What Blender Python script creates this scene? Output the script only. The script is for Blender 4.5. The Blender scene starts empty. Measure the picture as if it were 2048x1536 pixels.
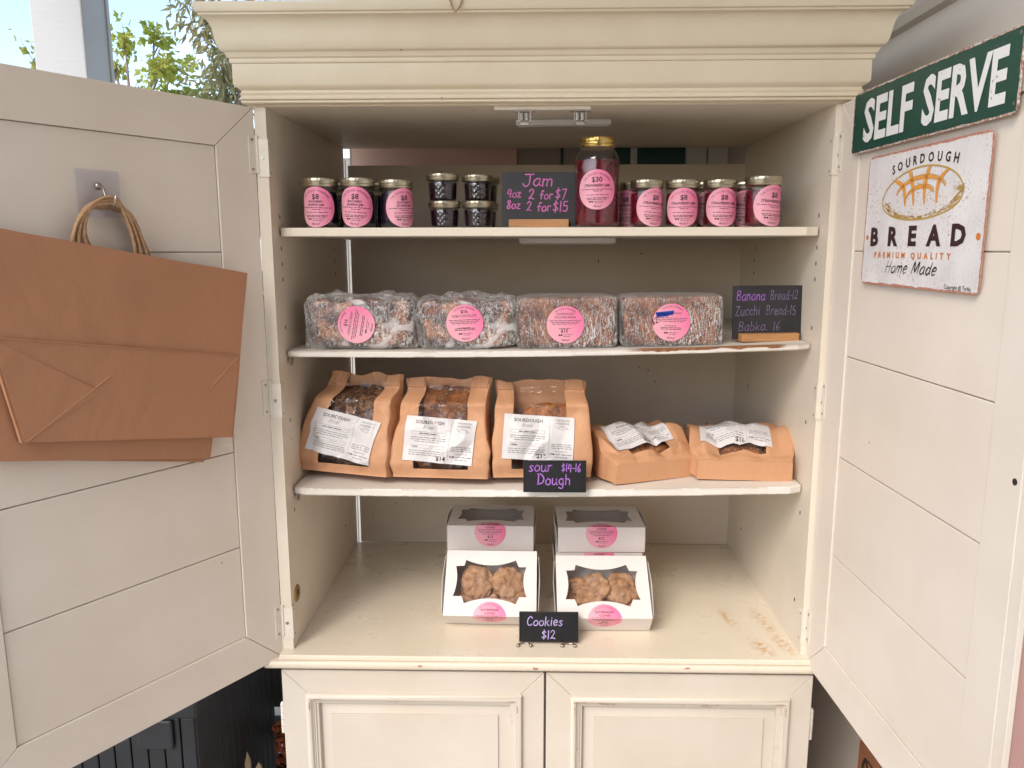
import bpy, bmesh, math, random
from mathutils import Vector, Matrix, noise
R = math.radians
PI = math.pi
random.seed(7)
sc = bpy.context.scene

# ------------------------------------------------------------------ camera, sky, sun, exposure
cd = bpy.data.cameras.new("camera")
cam = bpy.data.objects.new("camera", cd)
sc.collection.objects.link(cam)
sc.camera = cam
cam.location = (-0.0335, -1.575, 0.861)
cam.rotation_euler = (R(90 - 9.764), R(0.09), R(1.35))
cd.sensor_width = 36.0
cd.lens = 1561.8 / 2048 * 36.0
cd.clip_start = 0.02
cd.clip_end = 500

SUN_EL, SUN_AZ = 41, 210          # azimuth measured from +y clockwise
w = bpy.data.worlds.new("World")
sc.world = w
w.use_nodes = True
wt = w.node_tree
bg = wt.nodes["Background"]
sky = wt.nodes.new("ShaderNodeTexSky")
sky.sky_type = 'NISHITA'
sky.sun_disc = False
sky.sun_elevation = R(SUN_EL)
sky.sun_rotation = R(SUN_AZ)
sky.air_density = 1.0
sky.dust_density = 1.2
sky.ozone_density = 1.0
tc = wt.nodes.new("ShaderNodeTexCoord")
cn = wt.nodes.new("ShaderNodeTexNoise")
cn.inputs["Scale"].default_value = 2.3
cn.inputs["Detail"].default_value = 7
cn.inputs["Roughness"].default_value = 0.6
cr = wt.nodes.new("ShaderNodeValToRGB")
cr.color_ramp.elements[0].position = 0.55
cr.color_ramp.elements[0].color = (0.03, 0.03, 0.03, 1)
cr.color_ramp.elements[1].position = 0.80
cr.color_ramp.elements[1].color = (0.6, 0.6, 0.6, 1)
cm = wt.nodes.new("ShaderNodeMix")
cm.data_type = 'RGBA'
cm.inputs[7].default_value = (6.2, 6.6, 7.1, 1)
wt.links.new(tc.outputs["Generated"], cn.inputs["Vector"])
wt.links.new(cn.outputs["Fac"], cr.inputs["Fac"])
wt.links.new(cr.outputs["Color"], cm.inputs[0])
wt.links.new(sky.outputs["Color"], cm.inputs[6])
wt.links.new(cm.outputs[2], bg.inputs["Color"])
bg.inputs["Strength"].default_value = 0.15

sd = bpy.data.lights.new("sun", 'SUN')
sd.energy = 1.05
sd.angle = R(26)          # veiled sun: soft-edged shadows
sd.color = (1.0, 0.92, 0.80)
so = bpy.data.objects.new("sun", sd)
sc.collection.objects.link(so)
az = R(SUN_AZ)
sv = Vector((math.sin(az) * math.cos(R(SUN_EL)), math.cos(az) * math.cos(R(SUN_EL)), math.sin(R(SUN_EL))))
so.rotation_euler = sv.to_track_quat('Z', 'Y').to_euler()

vs = sc.view_settings
vs.view_transform = 'Standard'
vs.look = 'None'
vs.gamma = 1.0
vs.exposure = 1.22
sc.cycles.use_denoising = True
sc.cycles.max_bounces = 12
sc.cycles.diffuse_bounces = 6
sc.cycles.transparent_max_bounces = 24
sc.cycles.sample_clamp_indirect = 6

# ------------------------------------------------------------------ object helpers
def link(o):
    sc.collection.objects.link(o)
    return o

def thing(name, label, cat, loc=(0, 0, 0), rot=(0, 0, 0), group=None):
    o = link(bpy.data.objects.new(name, None))
    o.empty_display_size = 0.05
    o.location = loc
    o.rotation_euler = rot
    o["label"] = label
    o["category"] = cat
    if group:
        o["group"] = group
    return o

def tag(o, label, cat, group=None):
    o["label"] = label
    o["category"] = cat
    if group:
        o["group"] = group
    return o

class MB:
    def __init__(s):
        s.v = []
        s.f = []
        s.m = []
        s.uv = None

    def add(s, vs_, fs, m=0):
        b = len(s.v)
        s.v += [tuple(p) for p in vs_]
        for f in fs:
            s.f.append(tuple(b + i for i in f))
            s.m.append(m)
        return s

    def box(s, x0, x1, y0, y1, z0, z1, m=0):
        v = [(x, y, z) for z in (z0, z1) for y in (y0, y1) for x in (x0, x1)]
        return s.add(v, [(0, 2, 3, 1), (4, 5, 7, 6), (0, 1, 5, 4), (2, 6, 7, 3), (0, 4, 6, 2), (1, 3, 7, 5)], m)

    def prism(s, pts, axis, a, b, m=0):
        """polygon pts (2-D) extruded along axis from a to b"""
        n = len(pts)
        def put(p, q):
            return {'x': (q, p[0], p[1]), 'y': (p[0], q, p[1]), 'z': (p[0], p[1], q)}[axis]
        v = [put(p, a) for p in pts] + [put(p, b) for p in pts]
        fs = [tuple(range(n))[::-1], tuple(range(n, 2 * n))]
        fs += [(i, (i + 1) % n, n + (i + 1) % n, n + i) for i in range(n)]
        return s.add(v, fs, m)

    def tube(s, pts, r, seg=8, m=0, closed=False):
        pts = [Vector(p) for p in pts]
        n = len(pts)
        rr = r if isinstance(r, (list, tuple)) else [r] * n
        up = Vector((0.31, 0.17, 0.93))
        v = []
        for i, p in enumerate(pts):
            if closed:
                d = pts[(i + 1) % n] - pts[i - 1]
            else:
                d = pts[min(i + 1, n - 1)] - pts[max(i - 1, 0)]
            d.normalize()
            a = d.cross(up)
            if a.length < 1e-4:
                a = d.cross(Vector((1, 0, 0)))
            a.normalize()
            b = d.cross(a)
            for k in range(seg):
                t = 2 * PI * k / seg
                v.append(p + (a * math.cos(t) + b * math.sin(t)) * rr[i])
        fs = []
        for i in range(n if closed else n - 1):
            j = (i + 1) % n
            for k in range(seg):
                l = (k + 1) % seg
                fs.append((i * seg + k, i * seg + l, j * seg + l, j * seg + k))
        if not closed:
            fs.append(tuple(range(seg))[::-1])
            fs.append(tuple((n - 1) * seg + k for k in range(seg)))
        return s.add(v, fs, m)

    def lathe(s, prof, seg=32, m=0, c=(0, 0, 0), rf=None):
        v, fs = [], []
        n = len(prof)
        for i, (r, z) in enumerate(prof):
            for k in range(seg):
                t = 2 * PI * k / seg
                q = r + (rf(t, z) if rf and r > 1e-5 else 0)
                v.append((c[0] + q * math.cos(t), c[1] + q * math.sin(t), c[2] + z))
        for i in range(n - 1):
            for k in range(seg):
                l = (k + 1) % seg
                fs.append((i * seg + k, i * seg + l, (i + 1) * seg + l, (i + 1) * seg + k))
        if prof[0][0] > 1e-5:
            fs.append(tuple(range(seg))[::-1])
        if prof[-1][0] > 1e-5:
            fs.append(tuple((n - 1) * seg + k for k in range(seg)))
        return s.add(v, fs, m)

    def build(s, name, mats, parent=None, smooth=False, bevel=0, auto=None, weld=False):
        me = bpy.data.meshes.new(name)
        me.from_pydata(s.v, [], s.f)
        if not isinstance(mats, (list, tuple)):
            mats = [mats]
        for mt in mats:
            me.materials.append(mt)
        me.polygons.foreach_set("material_index", s.m)
        if s.uv:
            ul = me.uv_layers.new(name="UVMap")
            for lp in me.loops:
                ul.data[lp.index].uv = s.uv[lp.vertex_index]
        if weld:
            bm = bmesh.new()
            bm.from_mesh(me)
            bmesh.ops.remove_doubles(bm, verts=bm.verts, dist=1e-5)
            bmesh.ops.recalc_face_normals(bm, faces=bm.faces)
            bm.to_mesh(me)
            bm.free()
        me.update()
        if smooth:
            me.polygons.foreach_set("use_smooth", [True] * len(me.polygons))
        o = link(bpy.data.objects.new(name, me))
        if auto is not None:
            me.polygons.foreach_set("use_smooth", [True] * len(me.polygons))
            bm = bmesh.new()
            bm.from_mesh(me)
            for e in bm.edges:
                if len(e.link_faces) == 2 and e.calc_face_angle(0) > R(auto):
                    e.smooth = False
            bm.to_mesh(me)
            bm.free()
        if bevel:
            md = o.modifiers.new("Bevel", 'BEVEL')
            md.width = bevel
            md.segments = 2
            md.limit_method = 'ANGLE'
        if parent:
            o.parent = parent
        return o

def nz(x, y, z, s=1.0):
    return noise.noise(Vector((x * s, y * s, z * s)))

# ------------------------------------------------------------------ materials
def newmat(name):
    m = bpy.data.materials.new(name)
    m.use_nodes = True
    nt = m.node_tree
    return m, nt, nt.nodes["Principled BSDF"]

def N(nt, t, **kw):
    n = nt.nodes.new(t)
    for k, v in kw.items():
        if k in n.inputs.keys():
            n.inputs[k].default_value = v
        else:
            setattr(n, k, v)
    return n

def L(nt, a, b):
    nt.links.new(a, b)

def noisenode(nt, scale, detail=4, rough=0.55, stretch=None, coord="Object", dist=0):
    t = N(nt, "ShaderNodeTexCoord")
    src = t.outputs[coord]
    if stretch:
        mp = N(nt, "ShaderNodeMapping")
        mp.inputs["Scale"].default_value = stretch
        L(nt, src, mp.inputs["Vector"])
        src = mp.outputs["Vector"]
    n = N(nt, "ShaderNodeTexNoise")
    n.inputs["Scale"].default_value = scale
    n.inputs["Detail"].default_value = detail
    n.inputs["Roughness"].default_value = rough
    n.inputs["Distortion"].default_value = dist
    L(nt, src, n.inputs["Vector"])
    return n.outputs["Fac"]

def ramp(nt, fac, stops):
    r = N(nt, "ShaderNodeValToRGB")
    els = r.color_ramp.elements
    while len(els) < len(stops):
        els.new(0.5)
    for e, (p, c) in zip(els, stops):
        e.position = p
        if not isinstance(c, (tuple, list)):
            c = (c, c, c)
        e.color = (*c[:3], 1)
    L(nt, fac, r.inputs["Fac"])
    return r.outputs["Color"]

def mix(nt, fac, a, b):
    m = N(nt, "ShaderNodeMix", data_type='RGBA')
    for i, x in ((0, fac), (6, a), (7, b)):
        if isinstance(x, (int, float)):
            m.inputs[i].default_value = x
        elif isinstance(x, (tuple, list)):
            m.inputs[i].default_value = (*x[:3], 1)
        else:
            L(nt, x, m.inputs[i])
    return m.outputs[2]

def math_(nt, op, a, b=0.0):
    m = N(nt, "ShaderNodeMath", operation=op)
    for i, x in ((0, a), (1, b)):
        if isinstance(x, (int, float)):
            m.inputs[i].default_value = x
        else:
            L(nt, x, m.inputs[i])
    return m.outputs[0]

def bump(nt, bsdf, h, strength=0.3, dist=0.002):
    b = N(nt, "ShaderNodeBump")
    b.inputs["Strength"].default_value = strength
    b.inputs["Distance"].default_value = dist
    L(nt, h, b.inputs["Height"])
    L(nt, b.outputs["Normal"], bsdf.inputs["Normal"])

def plain(name, col, rough=0.5, metal=0.0, var=0.08, vs_=20, coat=0.0, bumpS=0.0, bscale=150):
    m, nt, b = newmat(name)
    f = noisenode(nt, vs_, 4)
    lo = tuple(c * (1 - var) for c in col)
    hi = tuple(min(1, c * (1 + var)) for c in col)
    L(nt, ramp(nt, f, [(0.3, lo), (0.7, hi)]), b.inputs["Base Color"])
    b.inputs["Roughness"].default_value = rough
    b.inputs["Metallic"].default_value = metal
    b.inputs["Coat Weight"].default_value = coat
    if bumpS:
        bump(nt, b, noisenode(nt, bscale, 3), bumpS)
    return m

def ellipse(nt, coord, loc, rot, sx, sy):
    """soft mask inside an ellipse drawn on the xy plane of the coordinates"""
    mp = N(nt, "ShaderNodeMapping", vector_type='TEXTURE')
    mp.inputs["Location"].default_value = loc
    mp.inputs["Rotation"].default_value = (0, 0, rot)
    mp.inputs["Scale"].default_value = (sx, sy, 1000)
    L(nt, coord, mp.inputs["Vector"])
    vm = N(nt, "ShaderNodeVectorMath", operation='LENGTH')
    L(nt, mp.outputs["Vector"], vm.inputs[0])
    return ramp(nt, vm.outputs["Value"], [(0.2, 1.0), (1.0, 0.0)])

def paint(name, col, rough=0.42, chips=None, specks=0.0, wear=0.0, wearcol=(0.25, 0.11, 0.06), grime=0.12, brush=0.15, stains=None, seed=0.0):
    """old painted wood: slow colour drift, brush marks, specks and worn edges"""
    m, nt, b = newmat(name)
    t = N(nt, "ShaderNodeTexCoord")
    f = noisenode(nt, 2.2, 5, 0.6)
    c = mix(nt, ramp(nt, f, [(0.35, 0.0), (0.75, 1.0)]), col, tuple(x * y for x, y in zip(col, (1 - grime, 1 - grime * 1.25, 1 - grime * 1.7))))
    f2 = noisenode(nt, 9, 6, 0.65)
    c = mix(nt, ramp(nt, f2, [(0.5, 0.0), (0.85, 0.35)]), c, tuple(x * 0.88 for x in col))
    if stains:
        for (lo, ro, sx, sy) in stains:
            e = ellipse(nt, t.outputs["Object"], lo, ro, sx, sy)
            g = ramp(nt, noisenode(nt, 85, 4, 0.7), [(0.44, 0.0), (0.58, 1.0)])
            c = mix(nt, math_(nt, 'MULTIPLY', math_(nt, 'MULTIPLY', e, g), 0.75), c, (0.52, 0.27, 0.06))
    if chips:
        sx = N(nt, "ShaderNodeSeparateXYZ")
        L(nt, t.outputs["Object"], sx.inputs[0])
        cb = N(nt, "ShaderNodeCombineXYZ")
        L(nt, sx.outputs["X"], cb.inputs["X"])
        L(nt, sx.outputs["Z"], cb.inputs["Y"])
        for (cx, cz, sw, sh) in chips:
            e = ellipse(nt, cb.outputs[0], (cx, cz, 0), 0, sw, sh)
            g = math_(nt, 'MULTIPLY', math_(nt, 'ADD', math_(nt, 'MULTIPLY', e, 0.6), math_(nt, 'MULTIPLY', noisenode(nt, 110, 5, 0.75), 1.4)), 0.5)
            c = mix(nt, ramp(nt, g, [(0.575, 0.0), (0.61, 0.9)]), c, (0.36, 0.155, 0.10))
    if specks:
        vo = N(nt, "ShaderNodeTexVoronoi")
        vo.inputs["Scale"].default_value = 16
        L(nt, t.outputs["Object"], vo.inputs["Vector"])
        sp = ramp(nt, vo.outputs["Distance"], [(0.03, 1.0), (0.05, 0.0)])
        keep = ramp(nt, noisenode(nt, 5, 3), [(0.56, 0.0), (0.60, 1.0)])
        c = mix(nt, math_(nt, 'MULTIPLY', math_(nt, 'MULTIPLY', sp, keep), specks), c, (0.16, 0.09, 0.05))
    if wear:
        bv = N(nt, "ShaderNodeBevel", samples=4)
        bv.inputs["Radius"].default_value = 0.006
        ge = N(nt, "ShaderNodeNewGeometry")
        vm = N(nt, "ShaderNodeVectorMath", operation='DISTANCE')
        L(nt, bv.outputs["Normal"], vm.inputs[0])
        L(nt, ge.outputs["Normal"], vm.inputs[1])
        e = ramp(nt, vm.outputs["Value"], [(0.25, 0.0), (0.5, 1.0)])
        k = ramp(nt, noisenode(nt, 13, 5, 0.7), [(0.60 - 0.15 * wear, 0.0), (0.66 - 0.15 * wear, 1.0)])
        c = mix(nt, math_(nt, 'MULTIPLY', e, k), c, wearcol)
    L(nt, c, b.inputs["Base Color"])
    b.inputs["Roughness"].default_value = rough
    rf = ramp(nt, f2, [(0.3, rough - 0.03), (0.7, rough + 0.05)])
    L(nt, rf, b.inputs["Roughness"])
    hb = noisenode(nt, 14, 5, 0.6, stretch=(1, 1, 6))
    bump(nt, b, hb, brush, 0.0015)
    return m

CREAM = (0.76, 0.665, 0.50)
WHITE = (0.76, 0.70, 0.62)
M = {}
M['crown'] = paint("crown_paint", (0.72, 0.64, 0.495), rough=0.4, specks=0.9, grime=0.18, brush=0.06)
M['case'] = paint("case_paint", (0.74, 0.665, 0.565), rough=0.45, specks=0.8, grime=0.14)
M['deck'] = paint("deck_paint", (0.76, 0.685, 0.565), rough=0.28, specks=0.0, grime=0.12, brush=0.03, stains=[
    ((0.435, -0.135, 0), R(100), 0.075, 0.018), ((0.515, -0.15, 0), R(97), 0.085, 0.020),
    ((0.475, -0.27, 0), R(105), 0.055, 0.028), ((0.525, -0.255, 0), R(100), 0.06, 0.022)])
M['doorpaint'] = paint("door_paint", (0.75, 0.68, 0.605), rough=0.5, specks=0.7, grime=0.12, brush=0.3)
M['lower'] = paint("lower_door_paint", (0.60, 0.54, 0.47), rough=0.38, specks=1.0, grime=0.14)
M['mould'] = paint("moulding_paint", (0.61, 0.55, 0.475), rough=0.36, specks=0.5, wear=0.22, chips=[(-0.4975, 0.6985, 0.03, 0.0035), (-0.512, 0.681, 0.0035, 0.026), (-0.0745, 0.6985, 0.03, 0.0035), (-0.06, 0.681, 0.0035, 0.026), (0.0785, 0.6985, 0.03, 0.0035), (0.064, 0.681, 0.0035, 0.026), (0.5015, 0.6985, 0.03, 0.0035), (0.516, 0.681, 0.0035, 0.026)], wearcol=(0.36, 0.17, 0.12), grime=0.1)
M['bead'] = paint("bead_paint", (0.69, 0.62, 0.52), rough=0.38, chips=[(-0.27, 0.781, 0.026, 0.006), (-0.02, 0.778, 0.013, 0.009), (0.30, 0.782, 0.020, 0.005)], specks=1.0, wear=0.85, grime=0.15)
M['shelfclean'] = paint("shelf_paint", (0.76, 0.69, 0.58), rough=0.4, specks=0.3, grime=0.1)
M['shelfworn'] = paint("worn_shelf_paint", (0.76, 0.735, 0.70), rough=0.55, specks=0.9, wear=1.0, wearcol=(0.24, 0.13, 0.07), grime=0.2)
M['hinge'] = plain("hinge_paint", (0.70, 0.64, 0.55), 0.4)
M['screw'] = plain("screw_steel", (0.35, 0.32, 0.30), 0.35, 1.0)
M['hole'] = plain("dark_hole", (0.02, 0.015, 0.012), 0.8)
M['brass'] = plain("old_brass", (0.42, 0.30, 0.10), 0.4, 1.0, var=0.3, vs_=80)
M['steel'] = plain("zinc_steel", (0.42, 0.39, 0.35), 0.4, 1.0)
M['lightbar'] = plain("light_bar_plastic", (0.72, 0.70, 0.66), 0.35)
M['gold'] = plain("gold_lid", (0.52, 0.475, 0.36), 0.34, 1.0, var=0.12, vs_=60)
M['goldrich'] = plain("deep_gold_lid", (0.66, 0.47, 0.16), 0.25, 1.0, var=0.12, vs_=60)
M['ink'] = plain("black_ink", (0.03, 0.022, 0.025), 0.7)
M['greyink'] = plain("grey_ink", (0.16, 0.09, 0.11), 0.7)
M['softink'] = plain("soft_grey_ink", (0.22, 0.21, 0.22), 0.7)
M['jamred'] = plain("strawberry_jam", (0.12, 0.006, 0.014), 0.22, var=0.6, vs_=60)
M['jamdark'] = plain("blackberry_jam", (0.010, 0.006, 0.018), 0.2, var=0.3, vs_=40)
M['slate'] = plain("chalkboard_black", (0.022, 0.022, 0.026), 0.55, var=0.35, vs_=12)
M['gloss'] = plain("black_plate", (0.012, 0.012, 0.014), 0.35, var=0.3, vs_=12)
M['chalkpink'] = plain("pink_chalk", (0.55, 0.15, 0.38), 0.8, var=0.2, vs_=300)
M['chalkpurple'] = plain("purple_chalk", (0.32, 0.13, 0.48), 0.8, var=0.25, vs_=300)
M['chalklilac'] = plain("lilac_chalk", (0.40, 0.31, 0.60), 0.8, var=0.2, vs_=300)
M['chalkgrey'] = plain("faded_chalk", (0.19, 0.15, 0.26), 0.8, var=0.35, vs_=120)
M['bluepen'] = plain("blue_marker", (0.02, 0.06, 0.42), 0.6)
M['carton'] = plain("white_carton", (0.70, 0.65, 0.63), 0.5, var=0.03)
M['cartonin'] = plain("carton_inside", (0.55, 0.48, 0.42), 0.7, var=0.05)
M['twine'] = plain("twine", (0.42, 0.28, 0.15), 0.9, var=0.25, vs_=200)
M['cord'] = plain("paper_cord", (0.36, 0.215, 0.115), 0.85, var=0.25, vs_=150)

def wood(name, a, b_, scale=(1, 12, 12), rough=0.5):
    m, nt, b = newmat(name)
    f = noisenode(nt, 9, 6, 0.65, stretch=scale, dist=0.4)
    L(nt, ramp(nt, f, [(0.3, a), (0.7, b_)]), b.inputs["Base Color"])
    b.inputs["Roughness"].default_value = rough
    bump(nt, b, f, 0.15)
    return m
M['oak'] = wood("stand_wood", (0.36, 0.17, 0.065), (0.52, 0.27, 0.115), (1, 14, 14))
M['darkwood'] = wood("dark_wood", (0.05, 0.022, 0.015), (0.10, 0.045, 0.03), (1, 10, 10))
M['greywood'] = wood("weathered_wood", (0.05, 0.047, 0.045), (0.11, 0.10, 0.095), (10, 10, 1), 0.8)
M['palewood'] = wood("pale_stake", (0.42, 0.30, 0.18), (0.55, 0.40, 0.26), (10, 10, 1), 0.8)

def kraft(name, col, bs=0.35, sc_=7):
    m, nt, b = newmat(name)
    f = noisenode(nt, 220, 3, 0.6, stretch=(1, 1, 0.3))
    g = noisenode(nt, 3, 4)
    c = ramp(nt, f, [(0.3, tuple(x * 0.96 for x in col)), (0.7, tuple(x * 1.03 for x in col))])
    c = mix(nt, ramp(nt, g, [(0.4, 0.0), (0.7, 0.35)]), c, tuple(x * y for x, y in zip(col, (0.9, 0.86, 0.82))))
    L(nt, c, b.inputs["Base Color"])
    b.inputs["Roughness"].default_value = 0.62
    h = noisenode(nt, sc_, 3, 0.5, dist=0.8)
    h2 = math_(nt, 'ABSOLUTE', math_(nt, 'SUBTRACT', h, 0.5))
    bump(nt, b, math_(nt, 'ADD', h2, math_(nt, 'MULTIPLY', f, 0.02)), bs, 0.02)
    return m
M['kraftbag'] = kraft("bread_bag_kraft", (0.57, 0.30, 0.16), 0.10, 30)
M['kraftshop'] = kraft("shopping_bag_kraft", (0.42, 0.20, 0.105), 0.3, 5)
M['kraftdark'] = kraft("shopping_bag_crease", (0.30, 0.13, 0.06), 0.1, 5)
M['kraftsign'] = kraft("brown_card", (0.40, 0.165, 0.085), 0.1, 5)

def pinkmat(name, a=(0.80, 0.37, 0.45), b_=(0.80, 0.18, 0.35)):
    m, nt, b = newmat(name)
    t = N(nt, "ShaderNodeTexCoord")
    mp = N(nt, "ShaderNodeMapping")
    mp.inputs["Rotation"].default_value = (0, 0, R(-25))
    L(nt, t.outputs["UV"], mp.inputs["Vector"])
    sx = N(nt, "ShaderNodeSeparateXYZ")
    L(nt, mp.outputs["Vector"], sx.inputs[0])
    f = math_(nt, 'ADD', math_(nt, 'MULTIPLY', sx.outputs["X"], 0.5), 0.5)
    L(nt, ramp(nt, f, [(0.25, a), (0.95, b_)]), b.inputs["Base Color"])
    b.inputs["Roughness"].default_value = 0.38
    return m
M['pink'] = pinkmat("pink_label")
M['paperlabel'] = plain("white_label", (0.66, 0.635, 0.64), 0.5, var=0.03)

def thin_clear(name, tint=(1, 1, 1), base=0.03, streak=0.0, sscale=60, stretch=(1, 1, 1), rough=0.08, bmp=0.2, bs=40, lo=0.5, hi=0.7, white=(0.85, 0.83, 0.82), haze=0.0, fk=1.0, big=0.0, lines=None):
    m = bpy.data.materials.new(name)
    m.use_nodes = True
    nt = m.node_tree
    nt.nodes.clear()
    out = N(nt, "ShaderNodeOutputMaterial")
    tr = N(nt, "ShaderNodeBsdfTransparent")
    tr.inputs["Color"].default_value = (*tint, 1)
    p = N(nt, "ShaderNodeBsdfPrincipled")
    p.inputs["Base Color"].default_value = (*white, 1)
    p.inputs["Roughness"].default_value = rough
    gl = N(nt, "ShaderNodeBsdfGlossy")
    gl.inputs["Roughness"].default_value = rough
    lw = N(nt, "ShaderNodeLayerWeight")
    lw.inputs["Blend"].default_value = 0.5
    h = noisenode(nt, bs, 3, 0.6, stretch=stretch, dist=0.5)
    bn = N(nt, "ShaderNodeBump")
    bn.inputs["Strength"].default_value = bmp
    bn.inputs["Distance"].default_value = 0.004
    L(nt, h, bn.inputs["Height"])
    for q in (p, gl, lw):
        L(nt, bn.outputs["Normal"], q.inputs["Normal"])
    fr = math_(nt, 'ADD', math_(nt, 'MULTIPLY', math_(nt, 'ADD', math_(nt, 'MULTIPLY', math_(nt, 'POWER', lw.outputs["Facing"], 4.0), 0.85), 0.045), fk), base)
    m1 = N(nt, "ShaderNodeMixShader")
    L(nt, fr, m1.inputs[0])
    L(nt, tr.outputs[0], m1.inputs[1])
    L(nt, gl.outputs[0], m1.inputs[2])
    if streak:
        if lines:  # white wrinkle lines painted in as glints on the film
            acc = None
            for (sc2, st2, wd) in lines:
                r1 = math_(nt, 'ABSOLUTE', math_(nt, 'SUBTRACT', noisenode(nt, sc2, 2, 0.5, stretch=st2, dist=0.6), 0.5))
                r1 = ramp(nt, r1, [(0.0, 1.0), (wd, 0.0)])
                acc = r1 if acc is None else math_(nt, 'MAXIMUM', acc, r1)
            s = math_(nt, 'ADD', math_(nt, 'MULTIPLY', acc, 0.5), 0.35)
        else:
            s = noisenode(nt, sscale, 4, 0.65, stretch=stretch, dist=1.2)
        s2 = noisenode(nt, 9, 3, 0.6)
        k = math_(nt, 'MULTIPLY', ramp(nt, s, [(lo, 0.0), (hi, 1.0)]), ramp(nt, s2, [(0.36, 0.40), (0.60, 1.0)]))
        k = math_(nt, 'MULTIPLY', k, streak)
        if haze:  # whitish sheen at grazing edges, painted in instead of a reflection
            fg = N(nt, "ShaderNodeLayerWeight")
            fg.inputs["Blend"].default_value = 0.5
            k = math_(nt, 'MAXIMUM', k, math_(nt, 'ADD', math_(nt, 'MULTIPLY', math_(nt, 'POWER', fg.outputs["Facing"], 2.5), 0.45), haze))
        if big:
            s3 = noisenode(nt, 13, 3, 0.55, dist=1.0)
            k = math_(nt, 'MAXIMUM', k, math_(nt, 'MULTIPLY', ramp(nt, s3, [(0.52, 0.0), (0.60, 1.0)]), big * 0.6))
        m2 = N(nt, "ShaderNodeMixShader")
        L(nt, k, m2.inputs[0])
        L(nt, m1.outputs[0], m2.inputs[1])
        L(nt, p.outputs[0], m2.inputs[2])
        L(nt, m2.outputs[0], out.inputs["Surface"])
    else:
        L(nt, m1.outputs[0], out.inputs["Surface"])
    return m
M['glass'] = thin_clear("jar_glass", (0.97, 0.98, 0.98), 0.02, bmp=0.05, bs=25, rough=0.04)
M['film'] = thin_clear("window_film", (0.97, 0.97, 0.97), 0.0, fk=0.7, bmp=0.35, bs=18, rough=0.08, streak=0.05, sscale=25)
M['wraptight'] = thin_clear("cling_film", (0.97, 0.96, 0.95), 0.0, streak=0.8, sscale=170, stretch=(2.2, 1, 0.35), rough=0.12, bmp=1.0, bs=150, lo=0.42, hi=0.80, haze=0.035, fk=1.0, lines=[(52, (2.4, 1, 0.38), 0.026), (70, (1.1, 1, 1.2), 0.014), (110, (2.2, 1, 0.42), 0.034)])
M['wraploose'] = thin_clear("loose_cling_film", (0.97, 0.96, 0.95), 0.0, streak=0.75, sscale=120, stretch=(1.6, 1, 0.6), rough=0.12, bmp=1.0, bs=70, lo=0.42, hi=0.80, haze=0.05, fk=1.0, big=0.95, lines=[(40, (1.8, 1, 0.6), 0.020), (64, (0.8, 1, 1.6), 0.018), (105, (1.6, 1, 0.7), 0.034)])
M['hookclear'] = thin_clear("clear_plastic", (0.95, 0.95, 0.98), 0.02, streak=0.14, sscale=3, rough=0.2, bmp=0.05, white=(0.60, 0.58, 0.62), lo=0.2, hi=0.4)

def crust(name, stops, flour=0.4, scale=30, fscale=260):
    m, nt, b = newmat(name)
    f = noisenode(nt, scale, 6, 0.65)
    c = ramp(nt, f, stops)
    s = noisenode(nt, fscale, 3, 0.7)
    z = noisenode(nt, 11, 3, 0.6)
    k = math_(nt, 'MULTIPLY', ramp(nt, s, [(0.52, 0.0), (0.66, 1.0)]), ramp(nt, z, [(0.45, 0.0), (0.62, flour)]))
    c = mix(nt, k, c, (0.62, 0.48, 0.34))
    L(nt, c, b.inputs["Base Color"])
    b.inputs["Roughness"].default_value = 0.55
    bump(nt, b, math_(nt, 'ADD', f, math_(nt, 'MULTIPLY', s, 0.3)), 0.7, 0.004)
    return m
M['crustdark'] = crust("dark_crust", [(0.36, (0.045, 0.013, 0.006)), (0.5, (0.15, 0.045, 0.013)), (0.66, (0.38, 0.135, 0.034))], 0.8)
M['crustseed'] = crust("seeded_crust", [(0.40, (0.03, 0.010, 0.005)), (0.5, (0.085, 0.03, 0.010)), (0.64, (0.26, 0.11, 0.035))], 0.7, 90, 200)
M['crustgold'] = crust("golden_crust", [(0.36, (0.11, 0.03, 0.009)), (0.5, (0.30, 0.095, 0.022)), (0.66, (0.50, 0.20, 0.055))], 0.5, 48)
M['babka'] = crust("babka_crust", [(0.42, (0.035, 0.010, 0.007)), (0.5, (0.15, 0.04, 0.02)), (0.62, (0.42, 0.16, 0.055))], 0.15, 20)
M['quick'] = crust("quick_bread_crust", [(0.34, (0.085, 0.022, 0.009)), (0.5, (0.20, 0.058, 0.020)), (0.68, (0.40, 0.14, 0.04))], 0.1, 34)
M['cookie'] = crust("cookie_dough", [(0.3, (0.19, 0.08, 0.035)), (0.48, (0.42, 0.22, 0.11)), (0.7, (0.56, 0.33, 0.18))], 0.0, 60)

# ------------------------------------------------------------------ 2-D lettering: text, ribbons, hand strokes
_tc = {}
def text2d(s, size=1.0, bold=0.0, sx=1.0):
    """outline text centred on x, base line at 0 -> verts, faces"""
    key = (s, bold)
    if key not in _tc:
        cu = bpy.data.curves.new("lettering", 'FONT')
        cu.body = s
        cu.size = 1.0
        cu.resolution_u = 2
        cu.offset = bold
        cu.align_x = 'CENTER'
        ob = bpy.data.objects.new("lettering", cu)
        me = bpy.data.meshes.new_from_object(ob)
        v = [(p.co.x, p.co.y) for p in me.vertices]
        f = [tuple(p.vertices) for p in me.polygons]
        bpy.data.meshes.remove(me)
        bpy.data.objects.remove(ob)
        bpy.data.curves.remove(cu)
        _tc[key] = (v, f)
    v, f = _tc[key]
    return [(x * size * sx, y * size) for x, y in v], f

def width(s, bold=0.0):
    v, _ = text2d(s, 1, bold)
    return max(p[0] for p in v) - min(p[0] for p in v) if v else 0.3

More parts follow.
